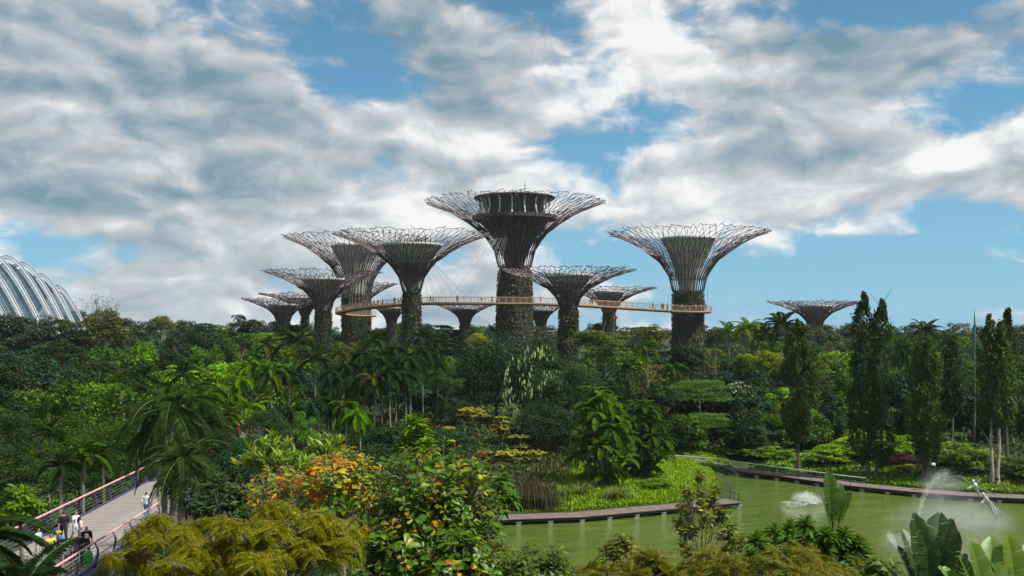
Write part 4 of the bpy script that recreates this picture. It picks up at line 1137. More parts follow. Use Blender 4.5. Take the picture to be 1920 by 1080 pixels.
# shrubs on the far bank
SHG = 'shrubs on the far lake bank'
for (px, foot, D, r, h, c, lab) in [
    (1655, 880, 131, 52, 66, (0.174, 0.275, 0.022), 'bright lime shrub mound between the twin tipped and forked columnar trees'),
    (1590, 880, 132, 46, 50, (0.145, 0.254, 0.022), 'bright green shrub mound before the twin tipped columnar tree'),
    (1545, 880, 130, 40, 36, (0.123, 0.225, 0.022), 'low bright shrub beside the railing end'),
    (1682, 888, 126, 28, 38, (.050, .016, .022), 'dark maroon leaved shrub among the bright green ones'),
    (1705, 896, 122, 26, 26, (0.16, 0.189, 0.02), 'small yellowish shrub below the maroon one'),
    (1795, 900, 122, 46, 74, (0.109, 0.181, 0.022), 'round green shrub behind the lamp post and bench'),
    (1835, 900, 121, 36, 66, (0.123, 0.174, 0.022), 'yellowing green shrub next to the bare pale trunk'),
    (1905, 905, 119, 34, 54, (.040, .075, .02), 'dark green shrub at the foot of the pointed columnar tree'),
    (1950, 905, 117, 44, 60, (.065, .11, .02), 'green shrub at the very end of the far bank'),
    (1620, 842, 140, 36, 40, (0.145, 0.246, 0.02), 'upper lime shrub on the slope behind the twin tipped tree'),
    (1440, 850, 136, 40, 30, (0.109, 0.189, 0.022), 'low green shrub behind the railing beside the dark column'),
    (1395, 850, 138, 34, 26, (0.116, 0.21, 0.022), 'small bright shrub at the bend of the railing'),
    (1230, 905, 112, 26, 24, (0.109, 0.189, 0.022), 'low shrub at the foot of the darker clumping palm')]:
    shrub(px, foot, D, r * 1.3, h * .74, c, lab, SHG)

# ------------------------------------------------------------------ undergrowth, grass
LUSH = leaf_mat('undergrowth_leaf', ramp=[(0, (.016, .030, .012)), (.5, (.030, .055, .016)), (.8, (.05, .085, .018)), (1, (.075, .11, .02))], transl=.2)
r_ = np.random.RandomState(77)
nC = 3400
yy = 72 + (r_.rand(nC) ** .8) * 150; xx = (r_.rand(nC) - .5) * 1.12 * yy
sdv = shore_dist(xx, yy)
ok = (sdv > 6) & ~((xx > -30) & (xx < -18) & (yy < 118)) & ~((xx > 2) & (xx < 29) & (yy < 139) & (yy > 96))
xx, yy = xx[ok], yy[ok]; nC = len(xx); zz = ground(xx, yy)
per = 26
k = np.repeat(np.arange(nC), per); n = len(k)
rad = (.7 + 1.1 * r_.rand(nC))[k]
v = unit(n, r_); v[:, 2] = np.abs(v[:, 2])
C = np.stack([xx[k], yy[k], zz[k]], 1) + v * (rad * (.6 + .4 * r_.rand(n)))[:, None] * np.array((1.2, 1.2, .9))
stuff(MB().cards(C, v + unit(n, r_) * .8, unit(n, r_), .38 + .4 * r_.rand(n), .22 + .2 * r_.rand(n), fold=.1).build('undergrowth', LUSH), 'dark leafy undergrowth covering the ground between the trees', 'undergrowth')

def blades(name, xs, ys, hgt, wid, mat, lab, cat, lean=.5):
    n = len(xs); z = ground(xs, ys); a = r_.rand(n) * 6.28
    h = hgt * (.5 + .8 * r_.rand(n)); w = wid * (.7 + .6 * r_.rand(n))
    B = np.stack([xs, ys, z - .05], 1); dv = np.stack([np.cos(a), np.sin(a), np.zeros(n)], 1)
    T_ = B + np.stack([np.cos(a + 1.3) * lean * h, np.sin(a + 1.3) * lean * h, h], 1)
    M_ = B * .5 + T_ * .5 + np.stack([np.cos(a + 1.3) * -.12 * h, np.sin(a + 1.3) * -.12 * h, h * .12], 1)
    V = np.stack([B - dv * w[:, None] * .4, B + dv * w[:, None] * .4, M_ + dv * w[:, None] * .5, T_, M_ - dv * w[:, None] * .5], 1).reshape(-1, 3)
    o = (np.arange(n) * 5)[:, None]
    mb = MB().add(V, np.concatenate([o + np.array([[0, 1, 2, 4]])])); mb.f.append((o + np.array([[4, 2, 3]]), 0))
    return stuff(mb.build(name, mat), lab, cat)
LIME = leaf_mat('lime_grass_blade', ramp=[(0, (.10, .20, .016)), (.5, (.15, .27, .018)), (.85, (.19, .29, .024)), (1, (.25, .30, .05))], transl=.35, var=.35)
n = 60000
xs = r_.uniform(1.0, 29, n); ys = r_.uniform(97, 142, n)
sdv = shore_dist(xs, ys); path_d = np.min(np.hypot(xs[:, None] - pa[None, ::3, 0], ys[:, None] - pa[None, ::3, 1]), 1)
patch = np.sin(xs * .7 + ys * .4) + np.sin(xs * .31 - ys * .63)
keep = (sdv > 2.6) & (path_d > 1.1) & ((xs - 1) > (ys - 100) * .28 + patch * .8)
xs, ys = xs[keep], ys[keep]
blades('lakeside_grass', xs, ys, .42, .14, LIME, 'bright lime ground cover on the bank behind the near boardwalk', 'grass')
n = 60000
tt_ = r_.rand(n) * (len(p2) - 1); i_ = tt_.astype(int); off = 2.75 + r_.rand(n) ** 1.5 * 9
xs = p2[i_, 0] + n2_[i_, 0] * off + r_.normal(size=n) * .1; ys = p2[i_, 1] + n2_[i_, 1] * off
keep = (shore_dist(xs, ys) > 2.7) & (np.min(np.hypot(xs[:, None] - pa[None, ::3, 0], ys[:, None] - pa[None, ::3, 1]), 1) > 1.1)
BANK = leaf_mat('bank_grass_blade', ramp=[(0, (.050, .120, .014)), (.5, (.095, .190, .016)), (.93, (.15, .25, .022)), (.955, (.15, .25, .022)), (.965, (.5, .5, .42)), (1, (.5, .5, .42))], transl=.3, var=.3)
blades('bank_ground_cover', xs[keep], ys[keep], .40, .18, BANK, 'green ground cover with white blossom specks along the far boardwalk', 'ground cover')
n = 30000
xs = r_.uniform(-30, 30, n); ys = r_.uniform(98, 145, n)
keep = (shore_dist(xs, ys) > 3) & (xs < (ys - 100) * .28 + 2)
MOUND = leaf_mat('mound_blade', ramp=[(0, (.022, .038, .012)), (.5, (.045, .062, .016)), (.85, (.075, .075, .022)), (1, (.12, .095, .04))], transl=.25, var=.4)
blades('mound_grass', xs[keep], ys[keep], .55, .16, MOUND, 'dull green and brown grass over the planted mound', 'grass')
# brown reeds at the left end of the near boardwalk
n = 3600
xs = 1.2 + r_.normal(size=n) * 1.5; ys = 101 + np.abs(r_.normal(size=n)) * 3.0
REED = leaf_mat('reed_blade', ramp=[(0, (.035, .036, .018)), (.5, (.060, .052, .028)), (.8, (.04, .06, .02)), (1, (.12, .10, .055))], transl=.15, var=.4)
keep = shore_dist(xs, ys) > 2.5
blades('reeds', xs[keep], ys[keep], 1.7, .09, REED, 'patch of brown dry reeds at the end of the near boardwalk', 'reeds', .12)
# tall grass tussocks
tus = MB(); m_ = 130
a = r_.rand(m_) * 6.28; el_ = r_.uniform(.15, .75, m_)
for k in range(m_):
    l_ = 1.4 + r_.rand() * .9; s_ = np.linspace(0, 1, 4); th = el_[k] + 1.3 * s_ ** 2
    pp = np.cumsum(np.stack([np.sin(th) * cos(a[k]), np.sin(th) * sin(a[k]), np.cos(th)], 1) * l_ / 3, 0) - np.stack([np.sin(th[0]) * cos(a[k]), np.sin(th[0]) * sin(a[k]), np.cos(th[0])]) * l_ / 3
    sd_ = np.array((-sin(a[k]), cos(a[k]), 0)) * .028
    wv = np.array([.9, 1, .7, .08])[:, None]
    V = np.stack([pp + sd_ * wv, pp - sd_ * wv], 1).reshape(-1, 3)
    tus.add(V, [(0, 1, 3, 2), (2, 3, 5, 4), (4, 5, 7, 6)])
TM = tus.mesh('blades', LEAF)
for (px, foot, D, k_, lab) in [(1052, 926, 106, .85, 'grass tussock nearest the brown reeds'), (1088, 924, 107, 1.0, 'arching grass tussock below the bright clumping palm'), (1098, 918, 109, .9, 'grass tussock right against the clumping palm stems'),
                               (1150, 925, 106, 1.1, 'tall pale tussock between the two clumping palms'), (1166, 922, 107, .95, 'leaning tussock beside the tall pale one'), (1028, 920, 108, .8, 'short tussock among the brown reeds')]:
    x = (px - CX) * D / F
    o = thing('grass_tussock', lab, 'grass tussock', (x, D, gz(x, D)), rng.random() * 6, 'tall grass tussocks on the lake bank')
    b_ = obj('blades', TM, o, None, None, k_ * 1.1, (.13, .16, .05)); b_['kind'] = 'stuff'
# ------------------------------------------------------------------ footbridge
LILAC = noisy('lilac_painted_steel', (.028, .024, .075), (.050, .042, .115), 2, .5)
PINK = noisy('pink_painted_rail', (.50, .25, .25), (.62, .34, .33), 2, .45)
PLANKM = noisy('grey_bridge_planks', (.135, .125, .115), (.24, .225, .205), 1.4, .85, stretch=(.4, 4, 1))
DZ = 7.5
def bx_r(y): return -20.0 - .068 * (y - 48)
br = thing('footbridge', 'timber decked footbridge with pink handrails and lilac edge beams', 'footbridge', (bx_r(60), 60, 0))
bo = np.array(br.location)
ang_b = atan2(.068, 1)
BW_ = 5.15
Y0, Y1 = 24.0, 116.0
pw_ = .80
pms = [MB().box((0, 0, 0), (BW_ - .1, pw_ - .035, .05)).mesh('plank', PLANKM) for _ in range(1)]
for k in range(int((Y1 - Y0) / pw_)):
    y = Y0 + k * pw_
    obj('plank', pms[0], br, (bx_r(y) - BW_ / 2 - bo[0], y - bo[1], DZ - .03 + rng.random() * .012), (0, 0, ang_b))
def brail(xo, side):
    pts = [(bx_r(y) + xo - bo[0], y - bo[1], 0) for y in (Y0, Y1)]
    A, B = np.array(pts[0], float), np.array(pts[1], float)
    MB().segs([A + (0, 0, DZ - .22)], [B + (0, 0, DZ - .22)], .20, 4).build('edge_beam', LILAC, br)
    MB().segs([A + (0, 0, DZ + .06)], [B + (0, 0, DZ + .06)], .07, 4).build('kerb', LILAC, br)
    off = np.array((.16 * side, 0, 0))
    MB().segs([A + off * .3 + (0, 0, DZ + 1.15)], [B + off * .3 + (0, 0, DZ + 1.15)], .055, 8).build('handrail', PINK, br)
    MB().segs([A + off + (0, 0, DZ + 1.00)], [B + off + (0, 0, DZ + 1.00)], .022, 6).build('top_wire', GALV, br)
    ww = MB()
    for hh in (.25, .45, .65, .83): ww.segs([A + off + (0, 0, DZ + hh)], [B + off + (0, 0, DZ + hh)], .006, 3)
    w_ = ww.build('wires', GALV, br); w_['kind'] = 'stuff'
    pm = MB().tube([(.02 * side, 0, -.1), (.17 * side, 0, .55), (.19 * side, 0, .80), (.04 * side, 0, 1.13)], [.055, .06, .055, .04], 4).mesh('post', LILAC)
    n = int((Y1 - Y0) / 2.6)
    for k in range(n):
        c = A + (B - A) * (k + .35) / n
        obj('post', pm, br, (c[0], c[1], DZ), (0, 0, ang_b))
brail(0.0, 1)
brail(-BW_, -1)
pgm = MB().lathe([(.45, 0), (.38, DZ - .9)], 12).box((0, 0, DZ - .65), (4.4, .5, .5)).mesh('pier', CONC)
for y in (36, 60, 84, 108):
    x = bx_r(y) - BW_ / 2; g = gz(x, y)
    obj('pier', pgm, br, (x - bo[0], y - bo[1], 0), (0, 0, ang_b))

# ------------------------------------------------------------------ people
SKIN = noisy('skin', (.36, .21, .14), (.44, .27, .19), 6, .55, bstr=.05)
m, t, out = mat_new('cloth')
oi = t.new('ShaderNodeObjectInfo'); tc = t.new('ShaderNodeTexCoord').outputs['Object']
pbsdf(t, out, oi.outputs['Color'], .85, 0, .15, bump(t, t.noise(tc, 9, 4, .6), .5, .02))
CLOTH = m
HAIRM = noisy('dark_hair', (.012, .009, .008), (.03, .022, .018), 20, .6)
HAIRB = noisy('brown_hair', (.06, .03, .018), (.12, .06, .035), 20, .6)
SHOE = noisy('shoe', (.03, .03, .035), (.10, .10, .11), 9, .7)

def body_mesh(pose, seed=0):
    """one continuous figure grown over a posed skeleton, 1.70 m tall, facing -Y; returns the mesh and each face's bone"""
    p = pose
    J = {
        'pelvis': (0, 0, .93), 'waist': (0, .005, 1.06), 'chest': (0, .01, 1.26), 'upper': (0, .015, 1.38), 'neck': (0, .01, 1.455), 'jaw': (0, -.012, 1.53), 'head': (0, -.005, 1.61), 'crown': (0, .005, 1.675),
        'nose': (0, -.115, 1.575),
    }
    R_ = {'pelvis': (.155, .115), 'waist': (.135, .10), 'chest': (.165, .115), 'upper': (.15, .10), 'neck': (.055, .058), 'jaw': (.066, .078), 'head': (.078, .096), 'crown': (.055, .07), 'nose': (.012, .012)}
    E = [('pelvis', 'waist'), ('waist', 'chest'), ('chest', 'upper'), ('upper', 'neck'), ('neck', 'jaw'), ('jaw', 'head'), ('head', 'crown'), ('head', 'nose')]
    for sd_, sg in (('l', 1), ('r', -1)):
        st = p.get('stride', 0) * sg
        J['hip' + sd_] = (.095 * sg, 0, .88); J['knee' + sd_] = (.10 * sg, -.20 * st - .02, .49); J['ankle' + sd_] = (.10 * sg, -.28 * st + (.16 if st < 0 else 0), .085 + (.05 if st < 0 else 0)); J['toe' + sd_] = (.115 * sg, -.28 * st - .16 + (.14 if st < 0 else 0), .03 + (.02 if st < 0 else 0))
        R_['hip' + sd_] = (.098, .10); R_['knee' + sd_] = (.062, .064); R_['ankle' + sd_] = (.042, .046); R_['toe' + sd_] = (.042, .028)
        arm = p.get('arm' + sd_, 'down')
        J['sh' + sd_] = (.185 * sg, .012, 1.375); R_['sh' + sd_] = (.062, .062)
        if arm == 'down': el_, wr = (.235 * sg, .03 - .10 * -st, 1.10), (.245 * sg, -.04 + .2 * st, .87)
        elif arm == 'bent': el_, wr = (.24 * sg, .03, 1.11), (.14 * sg, -.22, 1.10)
        elif arm == 'phone': el_, wr = (.24 * sg, -.05, 1.12), (.07 * sg, -.30, 1.33)
        else: el_, wr = (.26 * sg, -.10, 1.18), (.12 * sg, -.16, 1.42)
        J['el' + sd_] = el_; J['wr' + sd_] = wr
        e_, w_ = np.array(el_), np.array(wr); dd = (w_ - e_) / np.linalg.norm(w_ - e_)
        J['palm' + sd_] = tuple(w_ + dd * .075)
        R_['el' + sd_] = (.042, .042); R_['wr' + sd_] = (.029, .026); R_['palm' + sd_] = (.036, .020)
        E += [('pelvis', 'hip' + sd_), ('hip' + sd_, 'knee' + sd_), ('knee' + sd_, 'ankle' + sd_), ('ankle' + sd_, 'toe' + sd_), ('upper', 'sh' + sd_), ('sh' + sd_, 'el' + sd_), ('el' + sd_, 'wr' + sd_), ('wr' + sd_, 'palm' + sd_)]
    names = list(J); idx = {n: i for i, n in enumerate(names)}
    me = bpy.data.meshes.new('skeleton')
    me.from_pydata([J[n] for n in names], [(idx[a], idx[b]) for a, b in E], [])
    o = bpy.data.objects.new('skeleton', me); COL.objects.link(o)
    md = o.modifiers.new('Skin', 'SKIN'); md.use_smooth_shade = True
    for i, n in enumerate(names):
        sv = me.skin_vertices[0].data[i]; sv.radius = R_[n]; sv.use_root = (n == 'pelvis')
    o.modifiers.new('Subdivision', 'SUBSURF').levels = 1
    dg = bpy.context.evaluated_depsgraph_get()
    ev = o.evaluated_get(dg)
    m2 = bpy.data.meshes.new_from_object(ev)
    bpy.data.objects.remove(o)
    V = np.array([v.co[:] for v in m2.vertices]); Nn = np.array([v.normal[:] for v in m2.vertices])
    polys = [tuple(pl.vertices) for pl in m2.polygons]
    # fingers: four unequal fingers and a thumb on each hand, slightly curled
    fm = MB()
    for sd_, sg in (('l', 1), ('r', -1)):
        w_, q = np.array(J['wr' + sd_]), np.array(J['palm' + sd_]); dd = (q - w_) / np.linalg.norm(q - w_)
        side = np.cross(dd, (1., 0, 0)); side /= np.linalg.norm(side); inn = np.array((-sg * 1.0, 0, 0))
        for k, l_ in enumerate((.070, .082, .076, .060)):
            b0 = q + side * (.027 - .018 * k) + dd * .0
            fm.tube([b0, b0 + dd * (l_ * .5 + .02) + inn * .006, b0 + dd * (l_ + .015) + inn * .026], [.0095, .0088, .0065], 5)
        b0 = w_ + dd * .03 + side * .02
        fm.tube([b0, b0 + side * .035 + dd * .03 + inn * .01, b0 + side * .04 + dd * .065 + inn * .02], [.011, .010, .007], 5)
    seg = [(a, b) for a, b in E]
    A = np.array([J[a] for a, b in seg]); B = np.array([J[b] for a, b in seg])
    cen = np.array([V[list(pl)].mean(0) for pl in polys])
    t_ = np.clip(np.einsum('fsk,sk->fs', cen[:, None] - A[None], B - A) / np.maximum((B - A) ** 2 @ np.ones(3), 1e-9), 0, 1)
    dist = np.linalg.norm(cen[:, None] - A[None] - t_[..., None] * (B - A)[None], axis=2)
    near_ = dist.argmin(1)
    return m2, V, Nn, polys, [seg[i] for i in near_], t_[np.arange(len(cen)), near_], cen, fm

def shell(name, V, Nn, polys, pick_, off, mat):
    sel = [pl for pl, k in zip(polys, pick_) if k]
    used = sorted({i for pl in sel for i in pl}); mp = {i: j for j, i in enumerate(used)}
    me = bpy.data.meshes.new(name)
    me.from_pydata([tuple(V[i] + Nn[i] * off) for i in used], [], [tuple(mp[i] for i in pl) for pl in sel])
    me.materials.append(mat)
    for p_ in me.polygons: p_.use_smooth = True
    return me

class Figure:
    def __init__(self, pose, sleeves=.5, legs='trousers', hair='short', hairmat=None):
        m2, V, Nn, polys, bones, tt, cen, fm = body_mesh(pose)
        mb = MB()
        mb.add(V, np.zeros((0, 4), int))
        for k in (3, 4):
            f = [pl for pl in polys if len(pl) == k]
            if f: mb.f.append((np.array(f), 0))
        for v, (f, mt) in zip(fm.v, fm.f): pass
        base = mb.n
        mb.v += fm.v; mb.f += [(f + base, 0) for f, mt in fm.f]; mb.n += fm.n
        self.body = mb.mesh('person', SKIN, True)
        b0 = [b[0] for b in bones]; b1 = [b[1] for b in bones]
        def limb(pre, b): return b.startswith(pre) and len(b) == len(pre) + 1
        sh = [(b1[i] in ('waist', 'chest', 'upper')) or limb('sh', b1[i]) or (limb('el', b1[i]) and tt[i] < sleeves * 2) or (limb('wr', b1[i]) and tt[i] < sleeves * 2 - 1) or (b1[i] == 'neck' and tt[i] < .25) for i in range(len(polys))]
        if legs == 'dress':
            sh = [a or (limb('hip', b1[i])) or (limb('knee', b1[i]) and tt[i] < .75) for i, a in enumerate(sh)]
            tr = None
        else:
            lim = {'trousers': 9, 'shorts': .85}[legs]
            tr = [limb('hip', b1[i]) or (limb('knee', b1[i]) and tt[i] < lim) or (legs == 'trousers' and limb('ankle', b1[i]) and tt[i] < .93) or (b1[i] == 'waist' and cen[i][2] < .98) for i in range(len(polys))]
        self.shirt = shell('shirt', V, Nn, polys, sh, .016, CLOTH)
        self.trousers = shell('trousers', V, Nn, polys, tr, .012, CLOTH) if tr else None
        self.shoes = shell('shoes', V, Nn, polys, [limb('toe', b) or (limb('ankle', b1[i]) and tt[i] > .93) for i, b in enumerate(b1)], .008, SHOE)
        hr = [(b1[i] in ('head', 'crown', 'jaw')) and (cen[i][2] > 1.655 or (cen[i][1] > .012 and cen[i][2] > (1.5 if hair == 'long' else 1.545))) for i in range(len(polys))]
        self.hair = shell('hair', V, Nn, polys, hr, .016, hairmat or HAIRM)
        self.long = hair == 'long'; self.hm = hairmat or HAIRM
EYE = MB().lathe([(.001, -.011), (.009, -.005), (.009, .005), (.001, .011)], 6).mesh('eye', HAIRM)
LONGHAIR = {}
def person(fig, loc, rz, label, shirt, trousers, group, h=1.70, cap=None, cat='person'):
    k = h / 1.70
    o = obj('person', fig.body, None, loc, (0, 0, rz), k)
    tag(o, label, cat, group)
    obj('shirt', fig.shirt, o, color=shirt)
    if fig.trousers: obj('trousers', fig.trousers, o, color=trousers)
    obj('shoes', fig.shoes, o)
    obj('hair', fig.hair, o)
    for sg in (-1, 1): obj('eye', EYE, o, (.032 * sg, -.094, 1.612))
    if fig.long:
        if fig.hm.name not in LONGHAIR:
            LONGHAIR[fig.hm.name] = MB().tube([(0, .05, 1.66), (0, .095, 1.56), (0, .115, 1.42), (0, .11, 1.27)], [.06, .085, .08, .03], 8).mesh('hair', fig.hm)
        obj('long_hair', LONGHAIR[fig.hm.name], o)
    if cap:
        if 'cap' not in LONGHAIR:
            LONGHAIR['cap'] = MB().lathe([(.104, 1.625), (.102, 1.67), (.075, 1.715), (.01, 1.73)], 12).add([(-.07, -.08, 1.635), (.07, -.08, 1.635), (.055, -.20, 1.615), (-.055, -.20, 1.615), (-.07, -.08, 1.645), (.07, -.08, 1.645), (.055, -.20, 1.625), (-.055, -.20, 1.625)], [(0, 1, 2, 3), (7, 6, 5, 4), (3, 2, 6, 7), (0, 3, 7, 4), (1, 5, 6, 2)]).mesh('cap', CLOTH)
        obj('cap', LONGHAIR['cap'], o, color=cap)
    return o
FIGS = [Figure({}, .5, 'shorts'), Figure({'stride': .8}, .5, 'trousers'), Figure({'arml': 'bent'}, .45, 'trousers'), Figure({'arml': 'phone', 'armr': 'phone'}, .5, 'shorts'),
        Figure({'stride': .5}, .25, 'dress', 'long', HAIRB), Figure({'armr': 'bent'}, .5, 'trousers', 'long')]
BG = 'people on the footbridge'
BLK, WHT, NAVY = (.012, .012, .014), (.62, .62, .60), (.03, .05, .14)
def onbridge(px, py_head, h=1.7):
    D = (CZ - DZ - h) * F / (py_head - HY); return ((px - CX) * D / F, D, DZ + .008)
pa_ = person(FIGS[0], onbridge(162, 986, 1.74), .5, 'person in black shirt with white print and shorts beside the pink rail', BLK, (.05, .05, .06), BG, 1.74)
prn = MB().box((0, -.135, 1.22), (.18, .012, .20)).box((0, -.138, 1.34), (.13, .012, .045)).mesh('shirt_print', noisy('white_print', (.6, .6, .6), (.75, .75, .75), 30, .7))
obj('shirt_print', prn, pa_, (0, -.005, 0))
person(FIGS[2], onbridge(149, 997, 1.70), .3, 'person in plain black shirt next to the one with white print', (.02, .018, .02), (.03, .03, .04), BG)
person(FIGS[4], onbridge(142, 958, 1.66), 1.2, 'person with long brown hair in pale blue dress by the far kerb', (.50, .60, .68), None, BG, 1.66)
person(FIGS[5], onbridge(151, 968, 1.62), 2.2, 'person in pale pink top with long dark hair behind the black shirts', (.62, .45, .42), (.25, .3, .4), BG, 1.62)
person(FIGS[1], onbridge(119, 958, 1.76), -2.6, 'person all in dark clothes close to the far handrail', (.018, .016, .02), (.02, .02, .025), BG, 1.76)
person(FIGS[3], onbridge(95, 1000, 1.66), .9, 'person in yellow shirt among the crowd on the bridge', (.62, .46, .08), (.08, .08, .10), BG, 1.66)
person(FIGS[2], onbridge(112, 996, 1.60), -.6, 'person with yellow cap and blue top in the middle of the crowd', (.06, .14, .36), (.05, .06, .09), BG, 1.6, cap=(.65, .42, .02))
person(FIGS[0], onbridge(127, 1014, 1.52), .4, 'short person with light blue cap in front of the crowd', (.55, .55, .56), (.10, .10, .12), BG, 1.52, cap=(.16, .42, .68))
person(FIGS[3], onbridge(137, 1010, 1.58), .2, 'person with orange cap beside the light blue cap', (.06, .06, .07), (.04, .04, .05), BG, 1.58, cap=(.55, .13, .03))
person(FIGS[5], onbridge(72, 990, 1.64), 1.4, 'person in teal and white top at the near end of the far rail', (.30, .50, .50), (.4, .4, .38), BG, 1.64)
person(FIGS[0], onbridge(108, 1030, 1.50), .1, 'small person in grey striped shirt at the front of the crowd', (.22, .22, .24), (.03, .03, .04), BG, 1.5)
person(FIGS[1], onbridge(274, 922, 1.68), 2.9, 'person in white top and blue jeans walking away under the palm', WHT, (.05, .13, .34), BG, 1.68)
pr_ = P(427, 797, 104.0)
person(FIGS[1], (bx_r(104) - BW_ + .8, 104, DZ + .008), 2.6, 'person in bright red clothes far along the footbridge among palms', (.65, .03, .04), (.55, .03, .04), BG, 1.75)
# green bag on the deck by the rail
bg_ = thing('shopping_bag', 'bright green bag standing on the deck against the pink rail posts', 'bag', (bx_r(49) - .55, 49.2, DZ + .02), .3)
MB().lathe([(.16, 0), (.24, .06), (.26, .40), (.20, .55), (.03, .56)], 10).build('bag_body', CLOTH, bg_, color=(.03, .42, .05))
for s_ in (-.09, .09): MB().tube([(s_, -.12, .54), (s_, -.06, .74), (s_, .06, .74), (s_, .12, .54)], .014, 5).build('handle', CLOTH, bg_, color=(.02, .30, .04))

# people on the skyway: the same figures, darker clothes; small in the photo
def onsky(px, side, back=False):
    half = int(nQ * .66)
    pool = np.arange(0, half) if not back else np.arange(half, nQ)
    i = pool[int(np.argmin(np.abs(CX + Q[pool, 0] / Q[pool, 1] * F - px)))]
    q = Q[i] + Nw[i] * side
    return q
SG = 'people on the skyway'
sp_list = [(668, .4, 0), (680, -.3, 0), (689, .5, 0), (701, .2, 4), (706, -.4, 1), (718, .3, 2), (740, .5, 1), (747, -.2, 5), (752, .3, 0), (806, .2, 1), (813, .5, 4), (855, 0, 2), (906, .3, 0), (920, .5, 1), (1016, .2, 3),
           (1107, .3, 0), (1112, -.3, 1), (1222, .2, 1), (1238, .5, 0), (1243, -.2, 2), (1252, .4, 5), (1262, .1, 0), (1267, .5, 3), (1272, -.3, 1), (1278, .3, 2), (1284, .5, 4), (1290, -.1, 0), (1297, .4, 1), (1304, .2, 5), (1310, .5, 2), (1316, -.2, 0), (1321, .4, 3)]
TOPS = [('black', BLK), ('grey', (.16, .16, .17)), ('white', (.55, .55, .54)), ('dark blue', (.03, .05, .13)), ('maroon', (.16, .03, .04)), ('khaki', (.24, .20, .13))]
WHERE = [(640, 700, 'above the skyway loop'), (700, 760, 'between the loop and the green cored supertree'), (760, 830, 'just past the green cored supertree'), (830, 935, 'before the tallest supertree'), (935, 1060, 'past the tallest supertree'),
         (1060, 1200, 'beside the slim trunked supertree'), (1200, 1256, 'approaching the last supertree on the skyway'), (1256, 1340, 'on the platform round the last supertree')]
ORD = ['first', 'second', 'third', 'fourth', 'fifth', 'sixth', 'seventh', 'eighth', 'ninth', 'tenth', 'eleventh', 'twelfth', 'thirteenth', 'fourteenth', 'fifteenth', 'sixteenth']
seenp = {}
for k, (px, sd_, fg) in enumerate(sp_list):
    nm, c = TOPS[[0, 0, 1, 4, 0, 3, 0, 2, 0, 0, 4, 0, 2, 0, 1, 0, 3, 0, 0, 1, 5, 2, 0, 4, 1, 0, 3, 0, 2, 5, 0, 1][k]]
    w = [x for a, b, x in WHERE if a <= px < b][0]
    q = onsky(px, -sd_)
    seenp.setdefault(w, []).append(k)
    cnt = len(seenp[w])
    f = FIGS[fg]
    o = obj('person', f.body, None, (q[0], q[1], q[2] + .005), (0, 0, rng.random() * 6.28), .98 + rng.random() * .07)
    tag(o, f'small person in {nm} top, {ORD[cnt - 1]} along, {w}', 'person', SG)
    obj('shirt', f.shirt, o, color=c)
    if f.trousers: obj('trousers', f.trousers, o, color=(.02, .02, .03) if k % 3 else (.06, .07, .10))
    obj('hair', f.hair, o)

# ------------------------------------------------------------------ lamp post, sculpture, bench on the far bank
x_, y_, _ = P(1742, 915, 113.6)
lp = thing('lamp_post', 'slim black lamp post with white floodlight head beside the far boardwalk', 'lamp post', (x_, y_, .55))
MB().tube([(0, 0, 0), (0, 0, .25), (0, 0, .3), (0, 0, 3.1)], [.10, .10, .055, .045], 8).build('post', DARKSTEEL, lp)
MB().segs([(0, 0, 3.05)], [(.38, -.05, 3.16)], .035, 6).build('arm', DARKSTEEL, lp)
MB().box((.42, -.05, 3.02), (.40, .34, .26), .2).build('floodlight', WHITE, lp)
MB().box((.42, -.235, 3.0), (.30, .02, .18), .2).build('lens', RINGW, lp)
bn = thing('bench', 'pale low bench behind the spray on the far bank', 'bench', (*P(1785, 906, 117)[:2], gz(*P(1785, 906, 117)[:2])))
for k in range(3): MB().box((0, -.2 + k * .2, .45), (1.9, .17, .05)).build('slat', PLANKM, bn)
MB().box((0, .30, .72), (1.9, .05, .28)).build('backrest', PLANKM, bn)
for s_ in (-.75, .75): MB().box((s_, .02, .21), (.10, .48, .42)).build('leg', CONC, bn)

